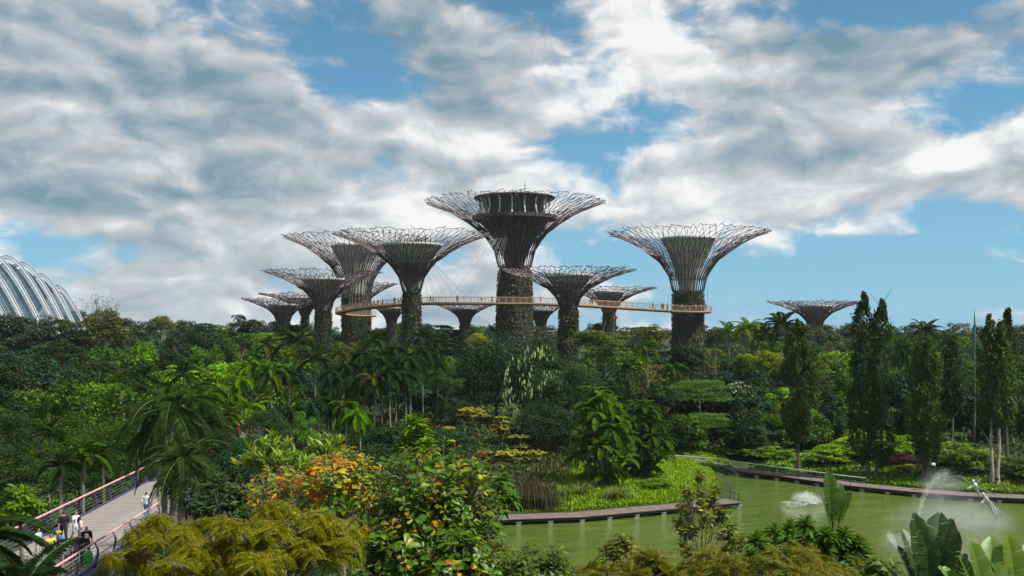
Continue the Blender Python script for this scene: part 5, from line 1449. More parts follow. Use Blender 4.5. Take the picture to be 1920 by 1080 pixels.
# dragonfly sculpture in the water
CHROME = noisy('polished_steel', (.34, .34, .35), (.62, .62, .63), 3, .3, .7, .5, bstr=.1)
WINGM = noisy('pale_wing_metal', (.50, .50, .47), (.68, .68, .64), 3, .35, .4)
DS = 99.5
so = P(1871, 974, DS); so[2] = 0
sc_ = thing('dragonfly_sculpture', 'steel sculpture of two dragonflies on a leaning mast, standing in the lake', 'sculpture', so)
def Sx(zx, zy, dy=0.0):
    return P(1640 + zx / 4.154, 820 + zy / 4.154, DS + dy) - so
MB().tube([(0, 0, -.6), Sx(955, 600), Sx(925, 545, .1), Sx(860, 455, .2), Sx(830, 430, .2)], [.17, .16, .14, .10, .05], 8).build('mast', CHROME, sc_)
MB().tube([(0, 0, -.3), Sx(935, 600, -.3), Sx(905, 545, -.3)], [.05, .05, .04], 6).build('stay', CHROME, sc_)
def dfly(hx, hy, tx, ty, wings, name):
    A, B = Sx(hx, hy), Sx(tx, ty)
    pts = [A + (B - A) * u for u in np.linspace(0, 1, 8)]
    b_ = MB().tube(pts, [.12, .24, .26, .17, .14, .13, .12, .05], 8).build('dragonfly_body', CHROME, sc_)
    hd = A + (A - B) / np.linalg.norm(A - B) * .16
    MB().lathe([(.02, -.16), (.15, -.08), (.17, 0), (.13, .1), (.02, .16)], 10, hd).build('head', WINGM, b_)
    for (wx, wy, wd, dy) in wings:
        R0 = A + (B - A) * .16; W = Sx(wx, wy, dy)
        d_ = W - R0; L_ = np.linalg.norm(d_); d_ /= L_
        sdv_ = np.cross(d_, (0, 1, .2)); sdv_ /= np.linalg.norm(sdv_)
        st = np.linspace(0, 1, 7); wv = np.array([.12, .55, .85, 1, .95, .7, .12]) * wd
        top = [R0 + d_ * L_ * s_ + sdv_ * w_ * .5 for s_, w_ in zip(st, wv)]; bot = [R0 + d_ * L_ * s_ - sdv_ * w_ * .5 for s_, w_ in zip(st, wv)]
        off = np.array((0, .02, 0))
        V = top + bot + [v + off for v in top] + [v + off for v in bot]
        f = [(i, i + 1, 8 + i, 7 + i) for i in range(6)] + [(14 + i, 21 + i, 22 + i, 15 + i) for i in range(6)] + [(i, 14 + i, 15 + i, i + 1) for i in range(6)] + [(7 + i, 8 + i, 22 + i, 21 + i) for i in range(6)]
        MB().add(V, f).build('wing', WINGM, sc_)
dfly(772, 352, 822, 470, [(650, 296, .12, .4), (838, 312, .26, -.3), (715, 398, .20, -.6), (955, 460, .10, .5)], 'upper')
dfly(852, 452, 952, 628, [(825, 512, .24, -.4), (832, 585, .22, .5), (1030, 620, .22, .2), (945, 520, .16, -.5)], 'lower')

# ------------------------------------------------------------------ fountains
m, t, out = mat_new('white_water')
b_ = pbsdf(t, None, (.86, .88, .88, 1), .35, 0, .5)
tr = t.new('ShaderNodeBsdfTranslucent'); tr.inputs[0].default_value = (.85, .88, .88, 1)
mx = t.new('ShaderNodeMixShader'); mx.inputs[0].default_value = .5
t.l.new(b_.outputs[0], mx.inputs[1]); t.l.new(tr.outputs[0], mx.inputs[2]); t.l.new(mx.outputs[0], out.inputs[0])
FOAM = m
def drops(mb, C, s):
    """tiny eight sided drops"""
    C = np.asarray(C); n = len(C); s = np.broadcast_to(s, (n,))
    base = np.array([(1, 0, 0), (-1, 0, 0), (0, 1, 0), (0, -1, 0), (0, 0, 1), (0, 0, -1)], float)
    V = (C[:, None] + base[None] * s[:, None, None]).reshape(-1, 3)
    f = np.array([(0, 2, 4), (2, 1, 4), (1, 3, 4), (3, 0, 4), (2, 0, 5), (1, 2, 5), (3, 1, 5), (0, 3, 5)])
    mb.add(V, (f[None] + (np.arange(n) * 6)[:, None, None]).reshape(-1, 3))
r_ = np.random.RandomState(91)
fx, fy, _ = P(1512, 943, 19 * F / (943 - HY))
fo = thing('fountain', 'white frothing fountain bubbling on the lake near the far boardwalk', 'fountain', (fx, fy, 0))
mb = MB(); n = 8000
th = r_.rand(n) * 6.28; v_ = .35 + .65 * r_.rand(n) ** .5; u = r_.rand(n)
ang_ = .55 + .45 * np.sin(th * 7 + 2 * np.sin(th * 3)); rad = u * v_ * 1.75; z = (.85 + .6 * r_.rand(n)) * (.6 + .5 * ang_) * v_ * 4 * (u * .55 + .2) * (1 - (u * .55 + .2)) * (1.1 - .55 * u)
drops(mb, np.stack([np.cos(th) * rad, np.sin(th) * rad, np.maximum(z + (r_.rand(n) - .5) * .1, .02)], 1), .006 + .020 * r_.rand(n) ** 2)
a_ = mb.build('spray_drops', FOAM, fo); a_['kind'] = 'stuff'
mb = MB(); n = 2600
th = r_.rand(n) * 6.28; rad = (1.5 + .9 * np.sin(th * 2 + .6) + .5 * np.sin(th * 5)) * (.3 + .9 * r_.rand(n)) 
drops(mb, np.stack([np.cos(th) * rad * 1.1, np.sin(th) * rad, .02 + .10 * r_.rand(n) * np.maximum(0, 1 - rad / 2.8)], 1), .010 + .028 * r_.rand(n) ** 2)
a_ = mb.build('froth', FOAM, fo); a_['kind'] = 'stuff'

m, t, out = mat_new('fine_mist')
tc = t.new('ShaderNodeTexCoord').outputs['Object']
ln = t.vec('LENGTH', tc, out=1)
nz = t.noise(tc, 2.2, 3, .6)
dn = t.math('MULTIPLY', t.smooth(ln, .25, 1.0, 1.0, 0.0), t.smooth(nz, .25, .75))
pv = t.new('ShaderNodeVolumePrincipled'); pv.inputs['Color'].default_value = (.95, .97, .97, 1)
t.put(pv.inputs['Density'], t.math('MULTIPLY', dn, .26)); pv.inputs['Anisotropy'].default_value = .2
t.l.new(pv.outputs[0], out.inputs[1])
MIST = m
def ball(n=16, m_=10):
    return [(sin(pi * k / m_) if 0 < k < m_ else .01, -cos(pi * k / m_)) for k in range(m_ + 1)]
BALL = MB().lathe(ball(), 18).mesh('mist', MIST)
o_m = obj('mist', BALL, fo, (0, 0, .5), None, (1.9, 1.6, 1.0)); o_m['kind'] = 'stuff'
def jet(px0, py0, px1, py1, D0, apex_px, apex_py, label, mist, n=2600, wid=.22):
    """an arching water jet from the lake's surface, with the mist it sheds"""
    A = P(px0, py0, D0); A[2] = 0.05; A[0] = (px0 - CX) * D0 / F
    K = P(apex_px, apex_py, D0 + .5)
    Bq = P(px1, py1, D0 + 1.0)
    root = thing('water_jet', label, 'fountain', (A[0], A[1], 0))
    u = r_.rand(n) ** .8
    c0 = np.array((A[0], A[1], .05)); c2 = Bq; c1 = 2 * K - .5 * c0 - .5 * c2
    pts = c0 * ((1 - u) ** 2)[:, None] + c1 * (2 * u * (1 - u))[:, None] + c2 * (u ** 2)[:, None]
    pts += r_.normal(size=(n, 3)) * (wid * (.10 + u))[:, None] * np.array((1, 1, .7))
    pts[:, 2] = np.maximum(pts[:, 2], .02)
    mb = MB(); drops(mb, pts - np.array(root.location), .006 + .014 * r_.rand(n))
    a_ = mb.build('spray_drops', FOAM, root); a_['kind'] = 'stuff'
    for (mx_, my_, md, rx, ry, rz_) in mist:
        q = P(mx_, my_, md); 
        o = obj('mist', BALL, root, q - np.array(root.location), None, (rx, ry, rz_)); o['kind'] = 'stuff'
    return root
jet(1722, 1062, 1775, 884, 92, 1733, 930, 'tall arching water jet in the lake with drifting mist before the sculpture', [(1785, 985, 96, 7.0, 4.5, 3.6), (1765, 910, 97, 2.6, 2.2, 2.0), (1810, 1035, 93, 5.5, 3.2, 3.0)], 2600, .26)
jet(1690, 1075, 1668, 1002, 86, 1676, 1018, 'short water jet behind the broad fan leaves, low over the lake', [(1682, 1025, 86, 2.0, 1.6, 2.2)], 1200, .20)
# ------------------------------------------------------------------ near plants, seen from above their crowns
ALMOND = leaf_mat('almond_leaf', ramp=[(0, (.050, .110, .014)), (.35, (.085, .160, .016)), (.50, (.120, .180, .018)), (.60, (.24, .22, .02)), (.72, (.42, .26, .02)), (.86, (.48, .20, .02)), (1, (.34, .10, .02))], patch=.62, transl=.35, rough=.38, spec=.3, var=.35)
ALMONDG = leaf_mat('green_almond_leaf', ramp=[(0, (.036, .085, .013)), (.5, (.065, .135, .016)), (.74, (.115, .175, .018)), (.84, (.34, .25, .02)), (.92, (.46, .22, .02)), (1, (.44, .15, .02))], patch=.55, transl=.33, rough=.38, spec=.3, var=.4)
FRANGI = leaf_mat('pale_upright_leaf', ramp=[(0, (.075, .150, .018)), (.6, (.120, .200, .022)), (1, (.19, .24, .03))], transl=.4, rough=.4, spec=.3, var=.35)
OCHRE = leaf_mat('ochre_leaflet', ramp=[(0, (.070, .115, .010)), (.4, (.125, .165, .011)), (.75, (.20, .20, .012)), (.93, (.24, .175, .014)), (1, (.25, .12, .016))], transl=.45, rough=.5, spec=.15, var=.35)
BRONZE = leaf_mat('bronze_leaflet', ramp=[(0, (.050, .095, .012)), (.5, (.095, .120, .014)), (.85, (.15, .13, .016)), (1, (.20, .10, .018))], transl=.4, rough=.5, spec=.15, var=.35)
SMALLG = leaf_mat('small_leaf', ramp=[(0, (.040, .080, .014)), (.6, (.080, .125, .018)), (1, (.16, .17, .025))], transl=.35, rough=.4, spec=.25, var=.4)
SPIDER = leaf_mat('thin_shrub_leaf', ramp=[(0, (.070, .110, .018)), (.6, (.115, .150, .022)), (1, (.20, .16, .03))], transl=.35, rough=.4, spec=.25, var=.4)
TWIG = noisy('pale_twig', (.17, .14, .11), (.30, .26, .21), 8, .9)
BROWNTWIG = noisy('brown_twig', (.08, .06, .045), (.16, .125, .095), 8, .9)

def blade_leaf(stations, cup=.12, curl=-.25, petiole=.0):
    """one leaf along +X with its face to +Z: (position, half width) stations, cupped and curling down"""
    V, f = [], []
    for i, (x, w) in enumerate(stations):
        z = curl * x * x
        V += [(petiole + x, -w, z + cup * w), (petiole + x, 0, z), (petiole + x, w, z + cup * w)]
    for i in range(len(stations) - 1):
        a = i * 3
        f += [(a, a + 3, a + 4, a + 1), (a + 1, a + 4, a + 5, a + 2)]
    return np.array(V, float), np.array(f)
L_ALMOND = blade_leaf([(0, .015), (.15, .06), (.45, .19), (.72, .25), (.9, .17), (1.0, .02)], .35, -.22)
L_POINT = blade_leaf([(0, .02), (.25, .11), (.55, .145), (.8, .085), (1.0, .005)], .4, -.20)
L_SMALL = blade_leaf([(0, .03), (.4, .24), (.75, .18), (1.0, .01)], .3, -.2)
def compound(n=9, ll=.26, w=.055, droop=-.5):
    V, f = [], []
    xs = np.linspace(.1, 1.0, n)
    k = 0
    st = np.linspace(0, 1, 6)
    for a, b in zip(st[:-1], st[1:]):
        V += [(a, -.008, droop * a * a), (a, .008, droop * a * a), (b, .008, droop * b * b), (b, -.008, droop * b * b)]; f.append((k, k + 1, k + 2, k + 3)); k += 4
    for x in xs:
        l_ = ll * (1 - .5 * abs(x - .5)); z = droop * x * x
        for sg in (-1, 1):
            V += [(x, 0, z), (x + l_ * .3, sg * l_ * .55 - w * sg * .0 + .0, z - .02), (x + l_ * .42, sg * l_, z - l_ * .35), (x + l_ * .12 - w, sg * l_ * .55, z - .02)]
            f.append((k, k + 1, k + 2, k + 3)); k += 4
    return np.array(V, float), np.array(f)
L_FEATHER = compound()
L_FLAT = compound(9, .24, .06, -.15)

def leafy(root, name, leaf, tf, mat, single=300, nm='leaf', mass='leaves'):
    """TF: list of (position, direction, up, size). The nearest SINGLE leaves are objects of their own, the rest one part"""
    V0, f0 = leaf
    me = MB().add(V0, f0).mesh(nm, mat, True)
    rx = np.array(root.location)
    def score(t): return np.linalg.norm(np.asarray(t[0]) + rx - np.array((0, 0, CZ))) - .9 * t[0][2] * .4
    order = sorted(range(len(tf)), key=lambda i: score(tf[i]))
    pickd = set(order[:single]); rest = MB()
    M3 = []
    for i, (p, d_, u, s) in enumerate(tf):
        d_ = np.asarray(d_, float); d_ /= np.linalg.norm(d_); u = np.asarray(u, float); y = np.cross(u, d_); ny_ = np.linalg.norm(y)
        y = y / ny_ if ny_ > 1e-6 else np.array((0, 1., 0)); z = np.cross(d_, y)
        Rm = np.stack([d_, y, z], 1)
        if i in pickd:
            o = obj(nm, me, root)
            mt = Matrix([[*(Rm[k] * s), p[k]] for k in range(3)] + [[0, 0, 0, 1]])
            o.matrix_local = mt
        else:
            rest.add(V0 * s @ Rm.T + np.asarray(p), f0)
    if len(tf) > single:
        o = rest.build(mass, mat, root, smooth=True); o['kind'] = 'stuff'

def skeleton(root, base, fork, tips, mat, r0=.10, hubs=7, r_=None):
    """trunk to the fork, limbs to hubs, twigs to the tips (all relative to the root)"""
    tips = np.asarray(tips); fork = np.asarray(fork, float)
    mb = MB()
    mid = (np.asarray(base) * .5 + fork * .5) + np.array((.15, .1, 0))
    mb.tube([base, mid, fork], [r0 * 1.5, r0 * 1.2, r0], 7)
    cen = tips[r_.choice(len(tips), hubs, replace=False)]
    for _ in range(3):
        lab = np.argmin(np.linalg.norm(tips[:, None] - cen[None], axis=2), 1)
        cen = np.array([tips[lab == k].mean(0) if (lab == k).any() else cen[k] for k in range(hubs)])
    for k in range(hubs):
        h = fork + (cen[k] - fork) * .72
        mb.tube([fork, fork * .55 + h * .45 + np.array((0, 0, -.12)), h], [r0 * .6, r0 * .42, r0 * .3], 5)
        for tp in tips[lab == k]:
            m_ = h * .5 + tp * .5 + (r_.rand(3) - .5) * .18 + np.array((0, 0, -.06))
            mb.tube([h, m_, tp], [r0 * .22, r0 * .15, r0 * .07], 4, cap=False)
    mb.build('trunk', mat, root)

def near_tree(name, label, cat, px, py, D, rx, ry, rz, leaf, mat, ntips, per, size, seed, twig=BROWNTWIG, upbias=.5, fan='whorl', single=300, low=-.35, r0=.09, hubs=9, group=None, mass='leaves', clumps=0):
    """crown centre at the photo column and row, radii in metres"""
    r_ = np.random.RandomState(seed)
    c = P(px, py, D); g = gz(c[0], c[1])
    root = thing(name, label, cat, (c[0], c[1], g), 0, group)
    cz = c[2] - g
    d_ = unit(ntips * 3, r_); d_ = d_[d_[:, 2] > low][:ntips]
    rad = r_.rand(len(d_)) ** .38
    bump_ = 1 + .16 * np.sin(d_[:, 0] * 5 + seed) * np.cos(d_[:, 1] * 4 + d_[:, 2] * 5)
    tips = d_ * (rad * bump_)[:, None] * np.array((rx, ry, rz)) + np.array((0, 0, cz))
    if clumps:
        cd = unit(clumps * 3, r_); cd = cd[cd[:, 2] > low][:clumps]
        kk = r_.randint(0, len(cd), len(d_))
        tips = cd[kk] * (.50 + .62 * r_.rand(len(cd)))[kk][:, None] * np.array((rx, ry, rz)) + d_ * (rad[:, None] ** .7) * .20 * np.array((rx, rx, rz * .9)) + np.array((0, 0, cz))
        d_ = cd[kk] * .6 + d_ * .7
    skeleton(root, (0, 0, -.3), (0, 0, cz - rz * .75), tips, twig, r0, hubs, r_)
    tf = []
    for tp, dv in zip(tips, d_):
        ax = dv * .6 + np.array((0, 0, upbias)) + (r_.rand(3) - .5) * .5; ax /= np.linalg.norm(ax)
        u_ = np.cross(ax, (0.3, .2, 1.)); u_ /= np.linalg.norm(u_); w_ = np.cross(ax, u_)
        for k in range(per):
            a = k * 2.4 + r_.rand() * .7
            out_ = u_ * cos(a) + w_ * sin(a)
            if fan == 'whorl': dr = out_ + ax * (.15 + .5 * r_.rand())
            elif fan == 'up': dr = out_ * .8 + ax * (.7 + .6 * r_.rand())
            elif fan == 'hang': dr = out_ + np.array((0, 0, -.15 + .3 * r_.rand()))
            else: dr = out_ + ax * .2
            p_ = tp + dr / np.linalg.norm(dr) * .03 + (ax * (-.10 - .03 * k) if fan != 'flat' else (r_.rand(3) - .5) * .1)
            tf.append((p_, dr, ax + (r_.rand(3) - .5) * .6, size * (.5 + .85 * r_.rand())))
    leafy(root, name, leaf, tf, mat, single, mass=mass)
    return root

near_tree('sea_almond_tree', 'broad leaved sea almond tree, mostly green with scattered orange leaves, at bottom centre', 'tree', 812, 975, 25, 2.05, 1.5, 1.95, L_ALMOND, ALMONDG, 360, 8, .215, 1, hubs=14)
near_tree('sea_almond_tree', 'sea almond tree with many orange and yellow leaves, beside the greener one', 'tree', 640, 915, 27, 1.45, 1.4, 1.15, L_ALMOND, ALMOND, 200, 7, .22, 2, twig=TWIG, hubs=12)
near_tree('sea_almond_tree', 'sparser orange tinged almond tree behind the ochre feathery tree', 'tree', 530, 945, 30, 1.4, 1.2, 1.2, L_ALMOND, ALMOND, 120, 7, .22, 3, twig=TWIG, hubs=10)
near_tree('sea_almond_tree', 'lowest green almond tree, filling the bottom edge between the greener almond and the lake', 'tree', 872, 1062, 23.5, 1.1, 1.0, 1.0, L_ALMOND, ALMONDG, 110, 8, .23, 31, hubs=9)
near_tree('sea_almond_tree', 'green almond crown low behind the ochre feathery tree', 'tree', 735, 1062, 24, 1.1, 1.0, 1.1, L_ALMOND, ALMONDG, 110, 8, .25, 32, hubs=9)
near_tree('upright_leaf_tree', 'tree of bare pale twigs tipped with upright yellow green leaf tufts', 'tree', 505, 870, 35, 1.35, 1.2, 1.15, L_POINT, FRANGI, 52, 11, .36, 4, twig=TWIG, fan='up', upbias=1.3, low=.0)
near_tree('upright_leaf_tree', 'smaller tree of pale twigs with yellow green leaf tufts behind the almond trees', 'tree', 610, 850, 37, .9, .9, .7, L_POINT, FRANGI, 26, 10, .36, 5, twig=TWIG, fan='up', upbias=1.3, low=.0)
near_tree('feathery_tree', 'wide ochre yellow feathery tree spreading along the bottom edge', 'tree', 515, 1050, 21, 2.2, 1.6, 1.30, L_FEATHER, OCHRE, 520, 6, .28, 6, twig=BROWNTWIG, r0=.055, fan='hang', hubs=18, clumps=34, upbias=.8, low=-.15, mass='leaves')
near_tree('feathery_tree', 'ochre feathery tree beside the footbridge rail', 'tree', 330, 1050, 23, 1.3, 1.1, 1.0, L_FEATHER, OCHRE, 280, 6, .28, 7, twig=BROWNTWIG, r0=.05, fan='hang', hubs=16, clumps=20, upbias=.8, low=-.15)
near_tree('feathery_tree', 'small rusty feathery treetop just over the footbridge rail', 'tree', 272, 1000, 26, .62, .6, .42, L_FEATHER, OCHRE, 90, 6, .26, 8, twig=BROWNTWIG, r0=.05, fan='hang', hubs=8, upbias=.8, low=-.1)
near_tree('thin_shrub', 'tall thin twiggy shrub standing before the tip of the near boardwalk', 'shrub', 1316, 985, 30, 1.15, .9, 1.85, L_SMALL, SPIDER, 250, 8, .16, 9, twig=TWIG, hubs=18, low=-.9, r0=.05, clumps=30)
near_tree('leafy_bush', 'dense small leaved bush at the bottom edge below the near boardwalk', 'bush', 1015, 1082, 26, 1.15, .9, .95, L_SMALL, SMALLG, 200, 10, .17, 10, hubs=10, low=-.2, r0=.06)
near_tree('leafy_bush', 'green bush between the almond tree and the lake', 'bush', 925, 1072, 27, .75, .7, 1.0, L_POINT, SMALLG, 110, 9, .22, 11, hubs=8, low=-.2, r0=.06)
near_tree('leafy_bush', 'pale flowered sprigs rising from a bush before the lake', 'bush', 1165, 1032, 29, .62, .6, .62, L_SMALL, SPIDER, 70, 9, .17, 12, hubs=7, low=-.2, r0=.05)
near_tree('layered_bush', 'bronze layered feathery bush at the bottom edge under the thin twiggy shrub', 'bush', 1180, 1085, 23, 1.0, .8, .55, L_FLAT, BRONZE, 100, 6, .32, 13, fan='flat', hubs=9, clumps=12, low=-.1, r0=.05)
near_tree('layered_bush', 'bronze green layered bush along the bottom edge, beneath the rosette shrub', 'bush', 1480, 1090, 21, 1.5, 1.0, .70, L_FLAT, BRONZE, 170, 6, .32, 14, fan='flat', hubs=12, clumps=18, low=-.1, r0=.05)
near_tree('layered_bush', 'bronze bush filling the gap between two other bronze bushes', 'bush', 1340, 1092, 22, .85, .8, .55, L_FLAT, BRONZE, 100, 6, .34, 15, fan='flat', hubs=7, low=-.1, r0=.05)
near_tree('leafy_bush', 'rounded bush by the fan leaves at the lake edge', 'bush', 1655, 1082, 23, .55, .6, .55, L_ALMOND, SMALLG, 60, 8, .22, 16, hubs=7, low=-.1, r0=.05)
near_tree('leafy_tree', 'bright green layered tree left of the footbridge rail', 'tree', 38, 948, 33, .85, .8, .85, L_SMALL, leaf_mat('bright_small_leaf', ramp=[(0, (.07, .15, .016)), (1, (.14, .22, .02))], transl=.4, var=.3), 110, 9, .19, 17, hubs=8, low=-.2, r0=.06)
near_tree('leafy_tree', 'dark leafy tree between the almond trees and the footbridge', 'tree', 425, 960, 38, 1.5, 1.2, 1.7, L_POINT, leaf_mat('dark_leaf', ramp=[(0, (.018, .040, .012)), (1, (.040, .075, .018))], transl=.25, var=.4), 230, 9, .30, 18, hubs=10, low=-.4)
# dense dark trees that hide the middle of the footbridge
tree(395, 800, 50, 66, DARK_G, 'round-crowned', 'dark tree hiding the footbridge just past the drooping palm', near=True)
tree(468, 812, 47, 76, TEAL_G, 'round-crowned', 'bluish dark tree behind the pale twig tufts', near=True)
tree(545, 818, 52, 62, DARK_G, 'ragged', 'dark ragged tree behind the orange almond leaves', near=True)
tree(360, 868, 44, 60, DARK_G, 'ragged', 'low dark tree under the big drooping palm', near=True)
tree(700, 836, 60, 72, DARK_G, 'round-crowned', 'dark round tree behind the almond trees', near=True)
tree(640, 826, 66, 60, DARK_G, 'ragged', 'dark ragged tree under the palm row behind the almonds', near=True)
tree(775, 838, 74, 50, MID_G, 'round-crowned', 'mid green tree behind the top of the green almond tree', near=True)
tree(285, 1015, 40, 60, DARK_G, 'round-crowned', 'dark tree below the footbridge beam', near=True)
tree(20, 1040, 34, 60, DARK_G, 'round-crowned', 'dark treetop under the bright layered tree by the bridge', near=True)

for (px, top, D, r, lab) in [(470, 985, 36, 64, 'dark undergrowth tree behind the ochre feathery tree'), (590, 1000, 34, 64, 'dark bushy tree beneath the orange almond crown'), (700, 1010, 37, 70, 'dark bushy tree under the green almond crown'), (830, 1030, 40, 60, 'dark low tree at the lake tip behind the almond trees')]:
    tree(px, top, D, r, DARK_G, 'ragged', lab, near=True)
# rosette shrubs
def rosette_mesh(n, L, w, seed, up=.5):
    r_ = np.random.RandomState(seed); mb = MB()
    for k in range(n):
        a = k * 2.4; e = radians(78 - 88 * (k / n) ** .8 + r_.uniform(-8, 8)); l_ = L * (.55 + .45 * (k / n)) * (1 + .2 * r_.rand())
        V, f = blade_leaf([(0, .02), (.3, w * .8), (.6, w), (.85, w * .55), (1, .004)], .5, -.35)
        V = V * l_
        ce, se = cos(e), sin(e)
        V = np.stack([V[:, 0] * ce - V[:, 2] * se, V[:, 1], V[:, 0] * se + V[:, 2] * ce], 1)
        ca, sa = cos(a), sin(a)
        V = np.stack([V[:, 0] * ca - V[:, 1] * sa, V[:, 0] * sa + V[:, 1] * ca, V[:, 2] + .35 * L * (1 - k / n)], 1)
        mb.add(V, f)
    return mb.mesh('rosette', LEAF, True)
ROS = [rosette_mesh(44, 1, .15, 1), rosette_mesh(48, 1, .14, 2), rosette_mesh(40, 1, .17, 3)]
def rosette_shrub(label, D, pts, size, color, seed, name='rosette_shrub'):
    r_ = np.random.RandomState(seed)
    W = [P(px, py, D + r_.uniform(-1.4, 1.4)) for px, py in pts]
    c = np.mean(W, 0); g = gz(c[0], c[1])
    root = thing(name, label, 'shrub', (c[0], c[1], g))
    o3 = np.array((c[0], c[1], g)); mb = MB()
    fork = np.array((0, 0, c[2] - g - 1.6))
    mb.tube([(0, 0, -.2), fork * .5 + (.1, 0, 0), fork], [.13, .10, .09], 7)
    for w in W:
        q = w - o3
        mb.tube([fork, fork * .35 + q * .65 + np.array((0, 0, -.35)), q], [.06, .035, .025], 5)
    mb.build('trunk', BROWNTWIG, root)
    for w in W:
        s = size * r_.uniform(.8, 1.2)
        obj('rosette', ROS[r_.randint(3)], root, w - o3, (r_.uniform(-.3, .3), r_.uniform(-.3, .3), r_.rand() * 6.28), s, vary(color, .2))
    return root
rosette_shrub('shrub of dark green upright rosettes standing before the lake, right of the thin twiggy shrub', 27,
              [(1449, 1000), (1484, 997), (1510, 990), (1421, 1020), (1476, 1025), (1502, 1036), (1550, 1008), (1568, 1020), (1580, 1010), (1597, 1030), (1611, 1026), (1528, 1012), (1545, 1040), (1440, 1040), (1462, 1050), (1522, 1058), (1580, 1052), (1622, 1046), (1410, 1048), (1492, 1062), (1560, 1066), (1430, 1066), (1545, 1022), (1600, 1062), (1512, 1012), (1460, 1018)], .42, (.055, .125, .018), 1)
rosette_shrub('glossy rosette shrub between the green almond tree and the brown reeds', 34,
              [(846, 872), (872, 902), (892, 882), (908, 932), (938, 926), (882, 952), (852, 938), (918, 962), (944, 906), (900, 912), (862, 918), (872, 975), (905, 985), (940, 955), (835, 905), (890, 1000), (925, 1000), (955, 940), (828, 880), (850, 990)], .46, (.055, .14, .020), 2)
rosette_shrub('pale leaf tufts on stalks beneath the slender palm grove', 60, [(778, 800), (790, 822), (800, 845), (765, 838), (785, 850)], .9, (.10, .17, .02), 3)

# paddle leaved plants
m, t, out = mat_new('ribbed_leaf')
oi = t.new('ShaderNodeObjectInfo'); tc = t.new('ShaderNodeTexCoord').outputs['Object']
sp3 = t.new('ShaderNodeSeparateXYZ'); t.put(sp3.inputs[0], tc)
rx_ = t.math('SUBTRACT', sp3.outputs[0], t.math('MULTIPLY', t.math('ABSOLUTE', sp3.outputs[1]), .22))
rib = t.math('SINE', t.math('MULTIPLY', rx_, 230.0))
streak = t.noise(t.comb(t.math('MULTIPLY', rx_, 26.0), t.math('MULTIPLY', sp3.outputs[1], 2.0), oi.outputs['Random']), 1.0, 5, .65)
blot = t.noise(tc, 5.0, 4, .6)
kk_ = t.math('ADD', t.math('MULTIPLY', streak, 1.1), t.math('MULTIPLY', rib, .035))
hs_ = t.new('ShaderNodeHueSaturation'); t.put(hs_.inputs['Value'], t.math('ADD', kk_, .42)); t.put(hs_.inputs['Color'], oi.outputs['Color'])
edge = t.math('MULTIPLY', t.smooth(t.math('ABSOLUTE', sp3.outputs[1]), .12, .20), t.smooth(streak, .45, .62))
col = t.mix(t.math('MAXIMUM', t.math('MULTIPLY', t.smooth(blot, .60, .78), .8), t.math('MULTIPLY', edge, .7)), hs_.outputs[0], (.17, .13, .035, 1))
b_ = pbsdf(t, None, col, .36, 0, .4, bump(t, t.math('ADD', t.math('MULTIPLY', rib, .5), t.math('MULTIPLY', streak, 2.0)), .3, .008))
tr = t.new('ShaderNodeBsdfTranslucent'); t.put(tr.inputs[0], t.mix(1.0, col, (1.5, 1.4, .5, 1), 'MULTIPLY'))
mx = t.new('ShaderNodeMixShader'); mx.inputs[0].default_value = .35
t.l.new(b_.outputs[0], mx.inputs[1]); t.l.new(tr.outputs[0], mx.inputs[2]); t.l.new(mx.outputs[0], out.inputs[0])
RIBLEAF = m
def paddle_mesh(L, w, tears, seed, curl=-.15, fold=.45):
    r_ = np.random.RandomState(seed); mb = MB()
    st = np.linspace(0, 1, 15); wd = w * np.interp(st, [0, .06, .25, .6, .85, 1], [.1, .55, .9, 1, .75, .08])
    mid = np.stack([.35 * L + st * L, 0 * st, curl * L * st ** 2], 1)
    mb.tube(np.concatenate([[(0, 0, 0)], mid]), np.linspace(.035, .008, 16) * L / 1.6, 5)
    for sg in (-1, 1):
        k = 0
        while k < 14:
            m_ = min(14, k + r_.randint(1, 4)) if r_.rand() < tears else min(14, k + 4)
            idx = np.arange(k, m_ + 1)
            g_ = .005 * L
            V = []
            for i in idx:
                sh = (g_ if i == k else (-g_ if i == m_ else 0))
                dro = -.10 * w * r_.rand()
                V += [(mid[i, 0] + sh * .2, 0, mid[i, 2] + .004), (mid[i, 0] + .10 * w + sh, sg * wd[i] * .55, mid[i, 2] + fold * wd[i] * .45), (mid[i, 0] + .22 * w + sh * 1.6, sg * wd[i] * (1 + .08 * r_.rand()), mid[i, 2] + fold * wd[i] * .60 + dro)]
            n = len(idx)
            f = [(3 * i + a, 3 * i + 3 + a, 3 * i + 4 + a, 3 * i + 1 + a) for i in range(n - 1) for a in (0, 1)]
            mb.add(V, f); k = m_
    return mb.mesh('leaf', RIBLEAF, True)
PADDLE = [paddle_mesh(1, .20, .5, 1), paddle_mesh(1, .23, .3, 2), paddle_mesh(1, .18, .8, 3, -.3)]
PADDLE_T = [paddle_mesh(1, .17, .9, 5, -.10, .45), paddle_mesh(1, .19, .85, 6, -.14, .5), paddle_mesh(1, .155, .95, 8, -.18, .4)]
